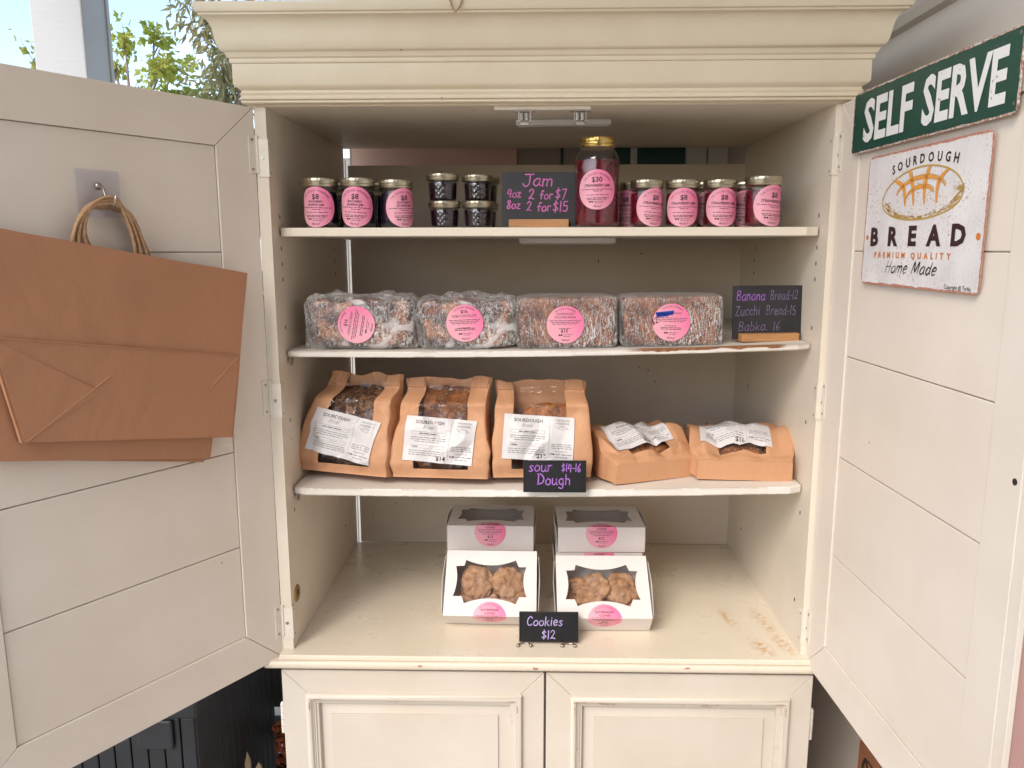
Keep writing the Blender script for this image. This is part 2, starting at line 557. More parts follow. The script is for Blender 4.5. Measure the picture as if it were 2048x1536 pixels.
def fit(s, w_, h, bold=0.0):
    """text fitted to a width w_ with cap height h"""
    size = h / 0.72
    v, f = text2d(s, size, bold)
    x0, x1 = min(p[0] for p in v), max(p[0] for p in v)
    k = w_ / (x1 - x0)
    c = (x0 + x1) / 2
    return [((x - c) * k, y) for x, y in v], f

def shift(vf, dx, dy, rot=0.0):
    v, f = vf
    c, s = math.cos(rot), math.sin(rot)
    return [(x * c - y * s + dx, x * s + y * c + dy) for x, y in v], f

def join(items):
    v, f = [], []
    for a, b in items:
        n = len(v)
        v += a
        f += [tuple(i + n for i in q) for q in b]
    return v, f

def arc_text(s, r, cx, cy, size, span, bold=0.0, mid=PI / 2):
    out = []
    ws = [max(width(ch, bold), 0.25) if ch != ' ' else 0.45 for ch in s]
    tot = sum(ws)
    a = mid + span / 2
    for ch, w_ in zip(s, ws):
        da = span * w_ / tot
        if ch != ' ':
            am = a - da / 2
            out.append(shift(text2d(ch, size, bold), cx + r * math.cos(am), cy + r * math.sin(am), am - PI / 2))
        a -= da
    return join(out)

def smooth2(p, n=5):
    if len(p) < 3:
        return p
    o = []
    q = [p[0]] + list(p) + [p[-1]]
    for i in range(1, len(q) - 2):
        for k in range(n):
            t = k / n
            o.append(tuple(0.5 * (2 * q[i][j] + (q[i + 1][j] - q[i - 1][j]) * t + (2 * q[i - 1][j] - 5 * q[i][j] + 4 * q[i + 1][j] - q[i + 2][j]) * t * t + (3 * q[i][j] - q[i - 1][j] - 3 * q[i + 1][j] + q[i + 2][j]) * t ** 3) for j in (0, 1)))
    o.append(p[-1])
    return o

def ribbon(p, wd, sm=True, taper=False):
    if sm:
        p = smooth2(p)
    q = [p[0]]
    for a in p[1:]:
        if math.hypot(a[0] - q[-1][0], a[1] - q[-1][1]) > 1e-6:
            q.append(a)
    p = q
    n = len(p)
    if n < 2:
        return [], []
    v, f = [], []
    for i in range(n):
        a, b = p[max(i - 1, 0)], p[min(i + 1, n - 1)]
        dx, dy = b[0] - a[0], b[1] - a[1]
        l = math.hypot(dx, dy) or 1
        h = wd / 2 * (math.sin(PI * (0.12 + 0.76 * i / (n - 1))) if taper else 1)
        e = -h * 0.7 if i == 0 else (h * 0.7 if i == n - 1 else 0)
        x, y = p[i][0] + dx / l * e, p[i][1] + dy / l * e
        v += [(x - dy / l * h, y + dx / l * h), (x + dy / l * h, y - dx / l * h)]
    for i in range(n - 1):
        f.append((2 * i, 2 * i + 1, 2 * i + 3, 2 * i + 2))
    return v, f

G = {  # hand-written letters: width, strokes
 'J': (.72, [[(.1, .98), (.75, 1)], [(.48, 1), (.5, .3), (.38, .02), (.15, 0), (.02, .22)]]),
 'a': (.62, [[(.5, .52), (.3, .62), (.08, .42), (.06, .15), (.22, .0), (.42, .12), (.5, .5)], [(.5, .6), (.48, .2), (.6, .0)]]),
 'm': (.85, [[(.06, .6), (.05, 0)], [(.06, .4), (.22, .6), (.36, .5), (.37, 0)], [(.37, .4), (.54, .6), (.7, .5), (.72, 0)]]),
 'n': (.6, [[(.06, .6), (.05, 0)], [(.06, .38), (.25, .6), (.42, .5), (.45, 0)]]),
 '4': (.62, [[(.2, 1), (.05, .45), (.5, .48)], [(.45, .95), (.42, 0)]]),
 'o': (.58, [[(.28, .6), (.06, .4), (.08, .1), (.28, 0), (.48, .15), (.48, .45), (.28, .6)]]),
 'z': (.55, [[(.05, .58), (.45, .6)], [(.45, .6), (.05, .02)], [(.05, .02), (.5, .0)]]),
 '2': (.62, [[(.06, .75), (.25, 1), (.48, .85), (.4, .5), (.06, .03)], [(.06, .03), (.3, .1), (.58, .0)]]),
 'f': (.5, [[(.45, .95), (.3, 1), (.22, .8), (.2, 0)], [(.02, .52), (.42, .54)]]),
 'r': (.48, [[(.08, .6), (.07, 0)], [(.08, .35), (.22, .58), (.42, .56)]]),
 '$': (.6, [[(.48, .78), (.28, .88), (.08, .7), (.28, .5), (.5, .3), (.3, .1), (.04, .2)], [(.28, 1.05), (.26, -.05)]]),
 '7': (.58, [[(.04, .95), (.5, 1)], [(.5, 1), (.22, 0)]]),
 '8': (.58, [[(.45, .85), (.25, 1), (.1, .8), (.42, .35), (.4, .08), (.2, 0), (.06, .2), (.45, .78)]]),
 '1': (.3, [[(.14, 1), (.13, 0)]]),
 '5': (.6, [[(.48, .98), (.12, .96)], [(.12, .96), (.1, .55), (.35, .6), (.5, .35), (.35, .02), (.04, .1)]]),
 '6': (.58, [[(.42, 1), (.14, .55), (.1, .15), (.3, 0), (.46, .22), (.3, .42), (.1, .28)]]),
 'B': (.68, [[(.08, 1), (.08, 0)], [(.08, 1), (.42, .95), (.45, .65), (.08, .52)], [(.08, .52), (.5, .42), (.5, .08), (.08, 0)]]),
 'R': (.68, [[(.08, 1), (.08, 0)], [(.08, 1), (.45, .9), (.42, .58), (.08, .5)], [(.2, .5), (.55, 0)]]),
 'e': (.56, [[(.08, .3), (.44, .36), (.38, .58), (.18, .58), (.06, .3), (.2, 0), (.46, .1)]]),
 'd': (.62, [[(.45, .45), (.25, .58), (.06, .3), (.2, 0), (.42, .12), (.48, .4)], [(.5, 1), (.48, .2), (.6, 0)]]),
 'Z': (.66, [[(.05, .95), (.52, 1)], [(.52, 1), (.05, .02)], [(.05, .02), (.58, 0)]]),
 'u': (.6, [[(.06, .6), (.08, .1), (.25, 0), (.44, .2), (.46, .6)], [(.46, .6), (.48, .08), (.58, 0)]]),
 'c': (.52, [[(.44, .5), (.25, .6), (.06, .35), (.16, .02), (.44, .08)]]),
 'h': (.6, [[(.08, 1), (.07, 0)], [(.07, .38), (.26, .58), (.44, .45), (.46, 0)]]),
 'i': (.26, [[(.12, .6), (.11, 0)], [(.12, .82), (.13, .86)]]),
 'b': (.58, [[(.08, 1), (.07, .02)], [(.07, .4), (.3, .58), (.48, .3), (.3, 0), (.07, .05)]]),
 'k': (.58, [[(.08, 1), (.07, 0)], [(.45, .6), (.1, .28)], [(.2, .34), (.5, 0)]]),
 'K': (.62, [[(.08, 1), (.07, 0)], [(.5, .85), (.1, .4)], [(.2, .48), (.55, 0)]]),
 'S': (.62, [[(.5, .85), (.28, 1), (.08, .78), (.3, .52), (.5, .28), (.28, 0), (.04, .14)]]),
 's': (.5, [[(.4, .52), (.24, .6), (.1, .46), (.24, .3), (.38, .14), (.2, 0), (.04, .08)]]),
 'D': (.74, [[(.1, 1), (.08, 0)], [(.0, 1), (.35, .96), (.62, .6), (.5, .15), (.02, 0)]]),
 'g': (.6, [[(.46, .5), (.26, .6), (.07, .35), (.22, .02), (.44, .15), (.47, .55)], [(.47, .58), (.46, -.2), (.28, -.36), (.06, -.25)]]),
 'C': (.68, [[(.58, .8), (.36, 1), (.08, .6), (.14, .12), (.38, 0), (.6, .15)]]),
 'H': (.75, [[(.1, 1), (.08, 0)], [(.58, 1), (.56, 0)], [(.0, .5), (.66, .54)]]),
 'M': (.95, [[(.05, 0), (.15, 1), (.42, .2), (.7, 1), (.78, .0)]]),
 '-': (.4, [[(.05, .4), (.34, .42)]]),
 '.': (.24, [[(.08, .03), (.12, .05)]]),
 ' ': (.42, []),
}

def hand(s, x, y, h, pen, slant=0.1, jit=0.03, squeeze=1.0, seed=1, taper=False):
    rg = random.Random(seed)
    out = []
    cx = x
    for ch in s:
        wd, st = G[ch]
        dy = rg.uniform(-jit, jit) * h
        for k in st:
            p = [((a + slant * b) * h * squeeze + cx, b * h + y + dy) for a, b in k]
            out.append(ribbon(p, pen * rg.uniform(0.68, 0.92), taper=taper))
        cx += (wd + 0.06) * h * squeeze
    return join(out)

def rect2d(x0, y0, x1, y1, nx=1, ny=1):
    v = [(x0 + (x1 - x0) * i / nx, y0 + (y1 - y0) * j / ny) for j in range(ny + 1) for i in range(nx + 1)]
    f = [(j * (nx + 1) + i, j * (nx + 1) + i + 1, (j + 1) * (nx + 1) + i + 1, (j + 1) * (nx + 1) + i) for j in range(ny) for i in range(nx)]
    return v, f

def frame2d(x0, y0, x1, y1, t):
    return join([rect2d(x0, y0, x1, y0 + t, 6), rect2d(x0, y1 - t, x1, y1, 6), rect2d(x0, y0, x0 + t, y1), rect2d(x1 - t, y0, x1, y1)])

def disc2d(rx, ry, seg=40, rings=6):
    v, f = [(0, 0)], []
    for j in range(1, rings + 1):
        for k in range(seg):
            t = 2 * PI * k / seg
            v.append((rx * j / rings * math.cos(t), ry * j / rings * math.sin(t)))
    for k in range(seg):
        f.append((0, 1 + k, 1 + (k + 1) % seg))
    for j in range(rings - 1):
        for k in range(seg):
            a, b = 1 + j * seg + k, 1 + j * seg + (k + 1) % seg
            f.append((a, a + seg, b + seg, b))
    return v, f

def words(x0, x1, y, h, seed):
    """a line of print too small to read: word-length bars"""
    rg = random.Random(seed)
    out = []
    x = x0
    while x < x1:
        l = rg.uniform(2.0, 5.5) * h
        e = min(x + l, x1)
        if e - x > h * 0.8:
            out.append(rect2d(x, y, e, y + h * 0.62, 2))
        x = e + h * 0.75
    return join(out)

class Decal:
    """flat items laid on a surface through a function f(x, y, lift)"""
    def __init__(s, scale=1.0):
        s.mb = MB()
        s.mb.uv = []
        s.layers = 0
        s.scale = scale

    def put(s, vf, f, m=0, lift=0.0):
        v, fs = vf
        k = s.scale
        s.mb.add([f(x * k, y * k, lift) for x, y in v], fs, m)
        s.mb.uv += [(x, y) for x, y in v]

    def build(s, name, mats, parent=None, smooth=False):
        return s.mb.build(name, mats, parent, smooth=smooth)

# ------------------------------------------------------------------ the setting: ground, house, roof, post
FLOOR = -0.80
M['ground'] = plain("pale_gravel", (0.47, 0.40, 0.31), 0.9, var=0.25, vs_=3)
M['slab'] = plain("concrete", (0.44, 0.39, 0.33), 0.85, var=0.15, vs_=4, bumpS=0.2)
g = MB()
g.box(-120, 120, -120, 120, FLOOR - 0.6, FLOOR - 0.12)
go = g.build("ground", M['ground'])
go["kind"] = "structure"
g = MB()
g.box(-1.75, 1.2, -3.4, 1.05, FLOOR - 0.12, FLOOR)
go = g.build("porch_floor", M['slab'], bevel=0.01)
go["kind"] = "structure"

M['wall'] = paint("house_wall_paint", (0.78, 0.735, 0.68), rough=0.55, grime=0.06, brush=0.08)
M['walltrim'] = paint("wall_trim_paint", (0.66, 0.61, 0.56), rough=0.5, grime=0.06)
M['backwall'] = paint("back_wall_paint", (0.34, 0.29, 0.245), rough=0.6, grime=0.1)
hw = thing("house_wall", "pale painted house wall with a trim ledge behind the right cabinet door", "wall", (0.80, -1.2, FLOOR))
b = MB()
b.box(0, 0.18, -1.88, 1.94, 0, 5.2)
b.build("wall_face", M['wall'], hw)
b = MB()
b.prism([(0, 2.140), (-0.020, 2.143), (-0.026, 2.160), (-0.012, 2.172), (-0.012, 2.40), (0, 2.40)], 'y', -1.87, 1.93)
o = b.build("trim_ledge", M['walltrim'], hw)
o.data.transform(Matrix.Identity(4))

hr = thing("light_blocker", "unseen dark red boarded wall added at front right to block light", "wall", (0.4, -3.1, FLOOR))
b = MB()  # unseen wall added to keep front-right light off the left door
for i in range(24):
    b.box(-0.8, 2.2, 0.0, 0.12, 0.18 * i, 0.18 * i + 0.176)
M['blocker'] = paint("dark_red_boards", (0.13, 0.055, 0.045), rough=0.7, grime=0.2)
b.build("blocker_boards", M['blocker'], hr, bevel=0.003)

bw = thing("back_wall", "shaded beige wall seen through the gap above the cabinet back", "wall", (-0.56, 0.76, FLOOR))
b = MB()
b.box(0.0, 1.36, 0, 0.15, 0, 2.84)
b.build("wall_face", M['backwall'], bw)
b = MB()
b.box(0.012, 0.478, -0.02, -0.002, 1.2, 2.3)
b.box(0.470, 0.486, -0.028, -0.018, 1.2, 2.3)
M['pinkboard'] = paint("pink_board_paint", (0.62, 0.42, 0.36), rough=0.55, specks=0.8, grime=0.1)
b.build("pink_board", M['pinkboard'], bw)
wn = MB()
wn.box(0.612, 0.620, -0.006, -0.002, 1.2, 2.3)  # dark strip painted in for the black gap, not a pane
wn.box(0.762, 0.968, -0.006, -0.002, 1.2, 2.3)
M['greenpane'] = plain("dark_green_panel", (0.012, 0.055, 0.045), 0.3, var=0.3)
wob = wn.build("pane_and_dark_gap", M['greenpane'], bw)
wn = MB()
wn.box(0.812, 0.830, -0.018, -0.008, 1.2, 2.3)
wn.box(0.970, 1.027, -0.022, -0.004, 1.2, 2.3)
wn.box(1.031, 1.086, -0.022, -0.004, 1.2, 2.3)
M['paletrim'] = paint("pale_trim", (0.62, 0.60, 0.56), rough=0.5)
wn.build("window_frame", M['paletrim'], bw)

RY = -1.15
rf = thing("porch_roof", "white boarded porch roof over the cabinet", "roof", (0, 0, 2.05))
b = MB()
for i in range(16):
    x = -1.45 + i * 0.155
    b.box(x, x + 0.152, RY, 0.95, 0, 0.03)
b.build("ceiling_boards", M['wall'], rf, bevel=0.003)
b = MB()
b.box(-1.50, 1.0, RY - 0.05, 1.05, 0.034, 0.12)
b.build("roof_deck", M['greywood'], rf)
b = MB()
b.box(-1.37, -1.17, RY, 0.92, -0.16, -0.002)
b.build("beam", M['wall'], rf, bevel=0.004)

M['postpaint'] = paint("post_paint", (0.50, 0.515, 0.54), rough=0.5, specks=0.5, grime=0.05, brush=0.5)
po = thing("porch_post", "square white painted wooden porch post against the sky", "post", (-1.265, 0.62, FLOOR))
b = MB()
b.box(-0.066, 0.070, -0.07, 0.07, 0, 2.69)
b.build("post_shaft", M['postpaint'], po, bevel=0.004)
b = MB()
b.box(-0.09, 0.094, -0.094, 0.094, 0, 0.16)
b.build("base_trim", M['postpaint'], po, bevel=0.004)
b = MB()
b.box(0.0705, 0.0735, 0.050, 0.064, 0.16, 2.60)
b.build("corner_strip", M['postpaint'], po)

# ------------------------------------------------------------------ the armoire
W2, DEP, TOP = 0.55, 0.639, 1.135
TH = 0.023
arm = thing("armoire", "tall cream painted armoire with open upper doors and shelves of baked goods", "cabinet", (0, 0.3, FLOOR))
AZ = -FLOOR
def A(mb):                     # world -> armoire-local
    mb.v = [(x, y - 0.3, z + AZ) for x, y, z in mb.v]
    return mb

for sgn in (-1, 1):
    b = MB()
    x0, x1 = sorted((sgn * W2, sgn * (W2 + TH)))
    b.box(x0, x1, 0, DEP, 0, TOP)
    xi = sgn * (W2 - 0.0006)
    for y in (0.055, 0.50):
        for k in range(9):
            z = 0.80 + 0.032 * k if k < 5 else 0.10 + 0.2 * (k - 5)
            b.prism([(y + 0.0022 * math.cos(t * PI / 4), z + 0.0045 * math.sin(t * PI / 4)) for t in range(8)], 'x', min(xi, sgn * W2), max(xi, sgn * W2), 1)
    so_ = A(b).build("side_panel", [M['case'], M['hole']], arm)
    if sgn < 0:
        b = MB()
        b.lathe([(0.0, 0.0), (0.019, 0.0), (0.019, 0.002), (0.017, 0.003), (0.0, 0.003)], 24, 0)
        b.v = [(-W2 + z, y * 1.0, x) for x, y, z in b.v]
        b.v = [(x, y + 0.040, z + 0.112) for x, y, z in b.v]
        b.box(-W2 + 0.003, -W2 + 0.0038, 0.036, 0.041, 0.108, 0.122, 1)
        A(b).build("lock_plate", [M['brass'], M['hole']], so_, smooth=False)

b = MB()
b.box(-W2, W2, 0.004, DEP + 0.006, TOP, TOP + 0.02)
A(b).build("top_panel", M['case'], arm)
b = MB()
M['backpaint'] = paint("back_panel_paint", (0.66, 0.58, 0.495), rough=0.5, specks=1.0, grime=0.18)
HOLES = [(0.156, 0.829, 0.0012, 0.0065), (0.059, 0.727, 0.0028, 0.004), (0.275, 0.850, 0.0028, 0.002), (0.365, 0.738, 0.0030, 0.0018), (0.277, 0.530, 0.0018, 0.0018), (0.303, 0.520, 0.0026, 0.0018), (0.324, 0.488, 0.0022, 0.0016)]
b.box(-0.5385, W2 + 0.012, DEP, DEP + 0.006, 0.0, 1.090)
for (hx, hz, hw, hh) in HOLES:      # old screw holes and scuffs in the board
    b.prism([(hx + hw * math.cos(t * PI / 4), hz + hh * math.sin(t * PI / 4) + 0.3 * hw * math.cos(t * PI / 4)) for t in range(8)], 'y', DEP - 0.0006, DEP, 1)
A(b).build("back_panel", [M['backpaint'], M['hole']], arm)
b = MB()
b.box(-W2 - TH - 0.002, W2 + TH + 0.002, -0.026, DEP, -0.012, -0.0005)
A(b).build("deck_board", M['deck'], arm, bevel=0.002)
b = MB()
b.box(-W2 - TH, W2 + TH, 0.0, DEP, -0.74, -0.0125)
A(b).build("lower_case", M['lower'], arm)
b = MB()
b.box(-W2 - TH - 0.012, W2 + TH + 0.012, -0.03, DEP + 0.004, -0.80, -0.738)
A(b).build("plinth", M['lower'], arm, bevel=0.004)

def swept(profile, y_back):
    """moulding run round the left, front and right of the case: profile of (projection, z)"""
    mb = MB()
    n = len(profile)
    h = W2 + TH
    for (p, z) in profile:
        mb.v += [(-h - p, y_back, z), (-h - p, -p, z), (h + p, -p, z), (h + p, y_back, z)]
    for i in range(n):
        j = (i + 1) % n
        for k in range(3):
            mb.f.append((4 * i + k, 4 * i + k + 1, 4 * j + k + 1, 4 * j + k))
            mb.m.append(0)
    return mb

def arcpts(c, r, a0, a1, n):
    return [(c[0] + r * math.cos(R(a0 + (a1 - a0) * i / n)), c[1] + r * math.sin(R(a0 + (a1 - a0) * i / n))) for i in range(n + 1)]

# crown, bottom to top
crown = [(-0.004, 1.1355), (0.0015, 1.1355), (0.0015, 1.139), (0.016, 1.139), (0.0175, 1.1405), (0.0175, 1.1435), (0.0165, 1.145), (0.0215, 1.1455)]
crown += [(0.0215 - 0.0045 * math.sin(PI * t / 6), 1.146 + 0.012 * t / 6) for t in range(1, 6)]
crown += [(0.0165, 1.1585), (0.016, 1.162), (0.0205, 1.1655), (0.0250, 1.1685), (0.0275, 1.1725)]
crown += [(0.0275, 1.2085), (0.030, 1.2095), (0.0315, 1.2125), (0.0308, 1.2165), (0.0315, 1.2175), (0.0345, 1.2195), (0.0358, 1.2235), (0.038, 1.2275)]
ogee = [(0.0418, 1.2290), (0.0450, 1.2330), (0.0477, 1.2395), (0.0495, 1.2480), (0.0508, 1.2570), (0.0525, 1.2655), (0.0555, 1.2735), (0.0600, 1.2795), (0.0660, 1.2835), (0.0690, 1.2850)]
crown += ogee + [(0.0695, 1.2885), (0.0735, 1.2895), (0.0755, 1.2935), (0.0755, 1.3060), (-0.004, 1.3060)]
cb = swept(crown, DEP)
A(cb).build("crown_moulding", M['crown'], arm, auto=38)
b = MB()
b.box(-W2 - TH - 0.0, W2 + TH + 0.0, 0.01, DEP, 1.16, 1.3045)
A(b).build("crown_box", M['crown'], arm)
# bead under the deck
bead = [(0.0, -0.0125), (0.026, -0.0125)] + [(0.0275 + 0.0055 * math.cos(t), -0.0215 + 0.0085 * math.sin(t)) for t in [R(x) for x in (80, 50, 20, -10, -40, -70, -90)]] + [(0.020, -0.031), (0.020, -0.034), (0.0, -0.034)]
A(swept(bead, DEP)).build("base_bead", M['bead'], arm, auto=40)

# shelves
def shelf(zl, zr, sag, th, yf, mat, name="shelf", wr=0.004):
    b = MB()
    nx, ny = 40, 6
    rnd = [(0, 0)]
    for top in (1, 0):
        for j in range(ny + 1):
            for i in range(nx + 1):
                u = i / nx
                x = -W2 + wr + (2 * W2 - 2 * wr) * u
                cut = 0.012 * max(0, 1 - min(u, 1 - u) * 40) ** 2 if j == 0 else 0
                y = yf + cut + (DEP - 0.006 - yf) * j / ny
                z = zl + (zr - zl) * u - sag * math.sin(PI * u) - (0 if top else th)
                b.v.append((x, y, z))
    s = (nx + 1) * (ny + 1)
    for j in range(ny):
        for i in range(nx):
            a = j * (nx + 1) + i
            b.f.append((a, a + 1, a + nx + 2, a + nx + 1))
            b.f.append((s + a, s + a + nx + 1, s + a + nx + 2, s + a + 1))
    for i in range(nx):
        b.f.append((i, s + i, s + i + 1, i + 1))
        q = ny * (nx + 1)
        b.f.append((q + i, q + i + 1, s + q + i + 1, s + q + i))
    for j in range(ny):
        a = j * (nx + 1)
        b.f.append((a, a + nx + 1, s + a + nx + 1, s + a))
        a += nx
        b.f.append((a, s + a, s + a + nx + 1, a + nx + 1))
    b.m = [0] * len(b.f)
    return A(b).build(name, mat, arm, bevel=0.002)
s1 = shelf(0.9055, 0.9050, 0.0, 0.0175, 0.030, M['shelfclean'])
def wornedge():
    """whitewashed board, chipped to brown particle board along part of the front edge"""
    m = M['shelfworn'].copy()
    m.name = "chipped_shelf_paint"
    nt = m.node_tree
    b = nt.nodes["Principled BSDF"]
    src = b.inputs["Base Color"].links[0].from_socket
    t = N(nt, "ShaderNodeTexCoord")
    sp = N(nt, "ShaderNodeSeparateXYZ")
    L(nt, t.outputs["Object"], sp.inputs[0])
    e = ramp(nt, math_(nt, 'ADD', sp.outputs["Y"], 0.3), [(0.040, 1.0), (0.055, 0.0)])
    xs = ramp(nt, math_(nt, 'ADD', sp.outputs["X"], 0.5), [(0.66, 0.0), (0.70, 1.0), (0.98, 1.0), (1.0, 0.1)])
    zl = math_(nt, 'SUBTRACT', sp.outputs["Z"], math_(nt, 'ADD', math_(nt, 'MULTIPLY', sp.outputs["X"], 0.034), 1.4495 - 0.0035))
    zz = ramp(nt, math_(nt, 'ADD', math_(nt, 'MULTIPLY', zl, 60), math_(nt, 'MULTIPLY', noisenode(nt, 22, 4), 1.0)), [(0.42, 0.0), (0.52, 1.0)])
    chip = ramp(nt, noisenode(nt, 120, 5, 0.7), [(0.3, (0.10, 0.034, 0.012)), (0.7, (0.34, 0.14, 0.05))])
    k = math_(nt, 'MULTIPLY', math_(nt, 'MULTIPLY', e, xs), zz)
    L(nt, mix(nt, k, src, chip), b.inputs["Base Color"])
    return m
s2 = shelf(0.6520, 0.6690, 0.0065, 0.0125, 0.036, wornedge())
s3 = shelf(0.3550, 0.3645, 0.0060, 0.0165, 0.036, M['shelfworn'])
# shelf pins
for (z, y) in ((0.632, 0.06), (0.333, 0.06)):
    b = MB()
    b.tube([(-W2, y, z), (-W2 + 0.012, y, z)], 0.003, 8)
    b.box(-W2 + 0.006, -W2 + 0.010, y - 0.005, y + 0.005, z - 0.012, z + 0.003)
    A(b).build("shelf_pin", M['screw'], arm)

def inplane(z_l, z_r, sag, x):
    u = (x + W2) / (2 * W2)
    return z_l + (z_r - z_l) * u - sag * math.sin(PI * u)
def zs1(x): return inplane(0.9055, 0.9050, 0, x) + 0.0008
def zs2(x): return inplane(0.6520, 0.6690, 0.0065, x) + 0.0008
def zs3(x): return inplane(0.3550, 0.3645, 0.0060, x) + 0.0008

# lower doors: frame, mitred moulding and fielded panel
def mitred_ring(mb, x0, x1, z0, z1, prof, yf):
    base = len(mb.v)
    n = len(prof)
    for (t, hgt) in prof:
        mb.v += [(x0 + t, yf - hgt, z0 + t), (x1 - t, yf - hgt, z0 + t), (x1 - t, yf - hgt, z1 - t), (x0 + t, yf - hgt, z1 - t)]
    for i in range(n - 1):
        for k in range(4):
            l = (k + 1) % 4
            mb.f.append((base + 4 * i + k, base + 4 * i + l, base + 4 * (i + 1) + l, base + 4 * (i + 1) + k))
            mb.m.append(0)
    return base + 4 * (n - 1)

for side, (x0, x1) in (('l', (-0.5735, -0.0025)), ('r', (0.0025, 0.5735))):
    yf = -0.0195
    z1, z0 = -0.0385, -0.735
    b = MB()
    mx0, mx1, mz1, mz0 = x0 + 0.054, x1 - 0.050, -0.092, -0.680
    g_ = 0.0003
    # mitred frame boards
    for poly in (
        [(x0, z1), (x0, z0), (mx0, mz0), (mx0, mz1)], [(x1, z0), (x1, z1), (mx1, mz1), (mx1, mz0)],
        [(x0 + 2 * g_, z1), (mx0 + 2 * g_, mz1), (mx1 - 2 * g_, mz1), (x1 - 2 * g_, z1)], [(x0 + 2 * g_, z0), (x1 - 2 * g_, z0), (mx1 - 2 * g_, mz0), (mx0 + 2 * g_, mz0)]):
        b.prism(poly, 'y', yf, -0.0012)
    d = A(b).build("lower_door", M['lower'], arm, bevel=0.0014)
    b = MB()
    mitred_ring(b, mx0 - 0.002, mx1 + 0.002, mz0 - 0.002, mz1 + 0.002,
                [(0, -0.002), (0.0, 0.007), (0.0025, 0.0115), (0.0075, 0.0130), (0.012, 0.0110), (0.0145, 0.0055), (0.0165, 0.0052), (0.0170, 0.0030), (0.0205, 0.0028), (0.0210, 0.0000), (0.0260, -0.0008), (0.0265, -0.0085), (0.0285, -0.016)], yf)
    A(b).build("moulding", M['mould'], d, auto=50)
    b = MB()
    e = mitred_ring(b, mx0 + 0.024, mx1 - 0.024, mz0 + 0.024, mz1 - 0.024, [(0, -0.012), (0.003, -0.012), (0.026, -0.0042), (0.0262, -0.0012)], yf)
    b.f.append((e, e + 1, e + 2, e + 3))
    b.m.append(0)
    A(b).build("panel", M['lower'], d, auto=30)
    hx = x0 - 0.0045 if side == 'l' else x1 + 0.0045
    b = MB()
    for k in range(4):
        b.tube([(hx, -0.010, -0.128 + 0.0 - 0.0165 * k), (hx, -0.010, -0.128 - 0.0155 - 0.0165 * k)], 0.0048, 10)
    b.tube([(hx, -0.010, -0.1265), (hx, -0.010, -0.122), (hx, -0.010, -0.119)], [0.005, 0.0035, 0.001], 10)
    A(b).build("hinge", M['hinge'], d, auto=40)

# upper doors -------------------------------------------------------------
def upper_door(sgn, origin, direction, free, inner, mats):
    """local x runs from the hinge to the free edge; the inside of the door faces s*y"""
    ang = math.atan2(direction[1], direction[0])
    s = 1 if sgn < 0 else -1
    T = 0.022
    z0, z1 = -0.017, 1.134
    zi0, zi1 = 0.066, 1.054
    u0 = 0.089
    b = MB()
    ya, yb = sorted((0.0, -s * T))
    gq = 0.0004
    for poly in (
        [(0, z0), (u0, zi0), (u0, zi1), (0, z1)],
        [(inner, zi0), (free, z0), (free, z1), (inner, zi1)],
        [(0 + 3 * gq, z1), (u0 + 3 * gq, zi1), (inner - 3 * gq, zi1), (free - 3 * gq, z1)],
        [(0 + 3 * gq, z0), (free - 3 * gq, z0), (inner - 3 * gq, zi0), (u0 + 3 * gq, zi0)]):
        b.prism(poly, 'y', ya, yb)
    door = b.build("upper_door", M['doorpaint'], arm, bevel=0.0012)
    door.location = (origin[0], origin[1] - 0.3, AZ)
    door.rotation_euler = (0, 0, ang)
    zz = [zi0, 0.263, 0.463, 0.660, 0.857, zi1]
    b = MB()
    ya, yb = sorted((-s * 0.003, -s * 0.016))
    for k in range(5):
        b.box(u0 + 0.0012, inner - 0.0012, ya, yb, zz[k] + 0.0009, zz[k + 1] - 0.0009)
    b.build("plank_panel", M['doorpaint'], door, bevel=0.0012)
    b = MB()
    ya, yb = sorted((-s * 0.010, -s * 0.019))
    b.box(u0 - 0.01, inner + 0.01, ya - 0.0005, yb - 0.0005, zi0 - 0.01, zi1 + 0.01)
    b.build("backing", M['doorpaint'], door)
    for zc in (1.045, 0.560, 0.068):
        b = MB()
        ya, yb = sorted((s * 0.0002, s * 0.0022))
        b.box(0.001, 0.0165, ya, yb, zc - 0.036, zc + 0.036)
        b.tube([(-0.001, s * 0.004, zc - 0.036), (-0.001, s * 0.004, zc + 0.036)], 0.003, 8)
        for dz in (-0.028, 0.028):
            y = s * 0.0023
            b.prism([(0.009 + 0.0028 * math.cos(t * PI / 5), zc + dz + 0.0028 * math.sin(t * PI / 5)) for t in range(10)], 'y', *sorted((y, y + s * 0.0008)), 1)
        b.build("hinge", [M['hinge'], M['screw']], door)
    return door

A_L = R(-147)
dirL = (math.sin(A_L), math.cos(A_L))
dirR = (0.033, -0.99946)
ORL, ORR = (-0.5735, -0.001), (0.5605, -0.001)
doorL = upper_door(-1, ORL, dirL, 0.64, 0.532, None)
doorR = upper_door(1, ORR, dirR, 0.618, 0.548, None)
b = MB()
b.box(0.6183, 0.640, 0.0015, 0.0100, -0.017, 1.134)
b.build("edge_strip", M['doorpaint'], doorR, bevel=0.001)
b = MB()
b.box(0.6183, 0.634, 0.0102, 0.034, -0.017, 1.134)
M['rosetrim'] = paint("rose_trim", (0.46, 0.27, 0.25), rough=0.5, grime=0.05)
b.build("outer_trim", M['rosetrim'], doorR, bevel=0.001)
b = MB()
b.lathe([(0.0, 0), (0.0045, 0), (0.0045, 0.0006), (0.0, 0.0006)], 16)
b.v = [(x + 0.606, -z - 0.0001, y + 0.570) for x, y, z in b.v]
b.build("latch_hole", M['hole'], doorR)
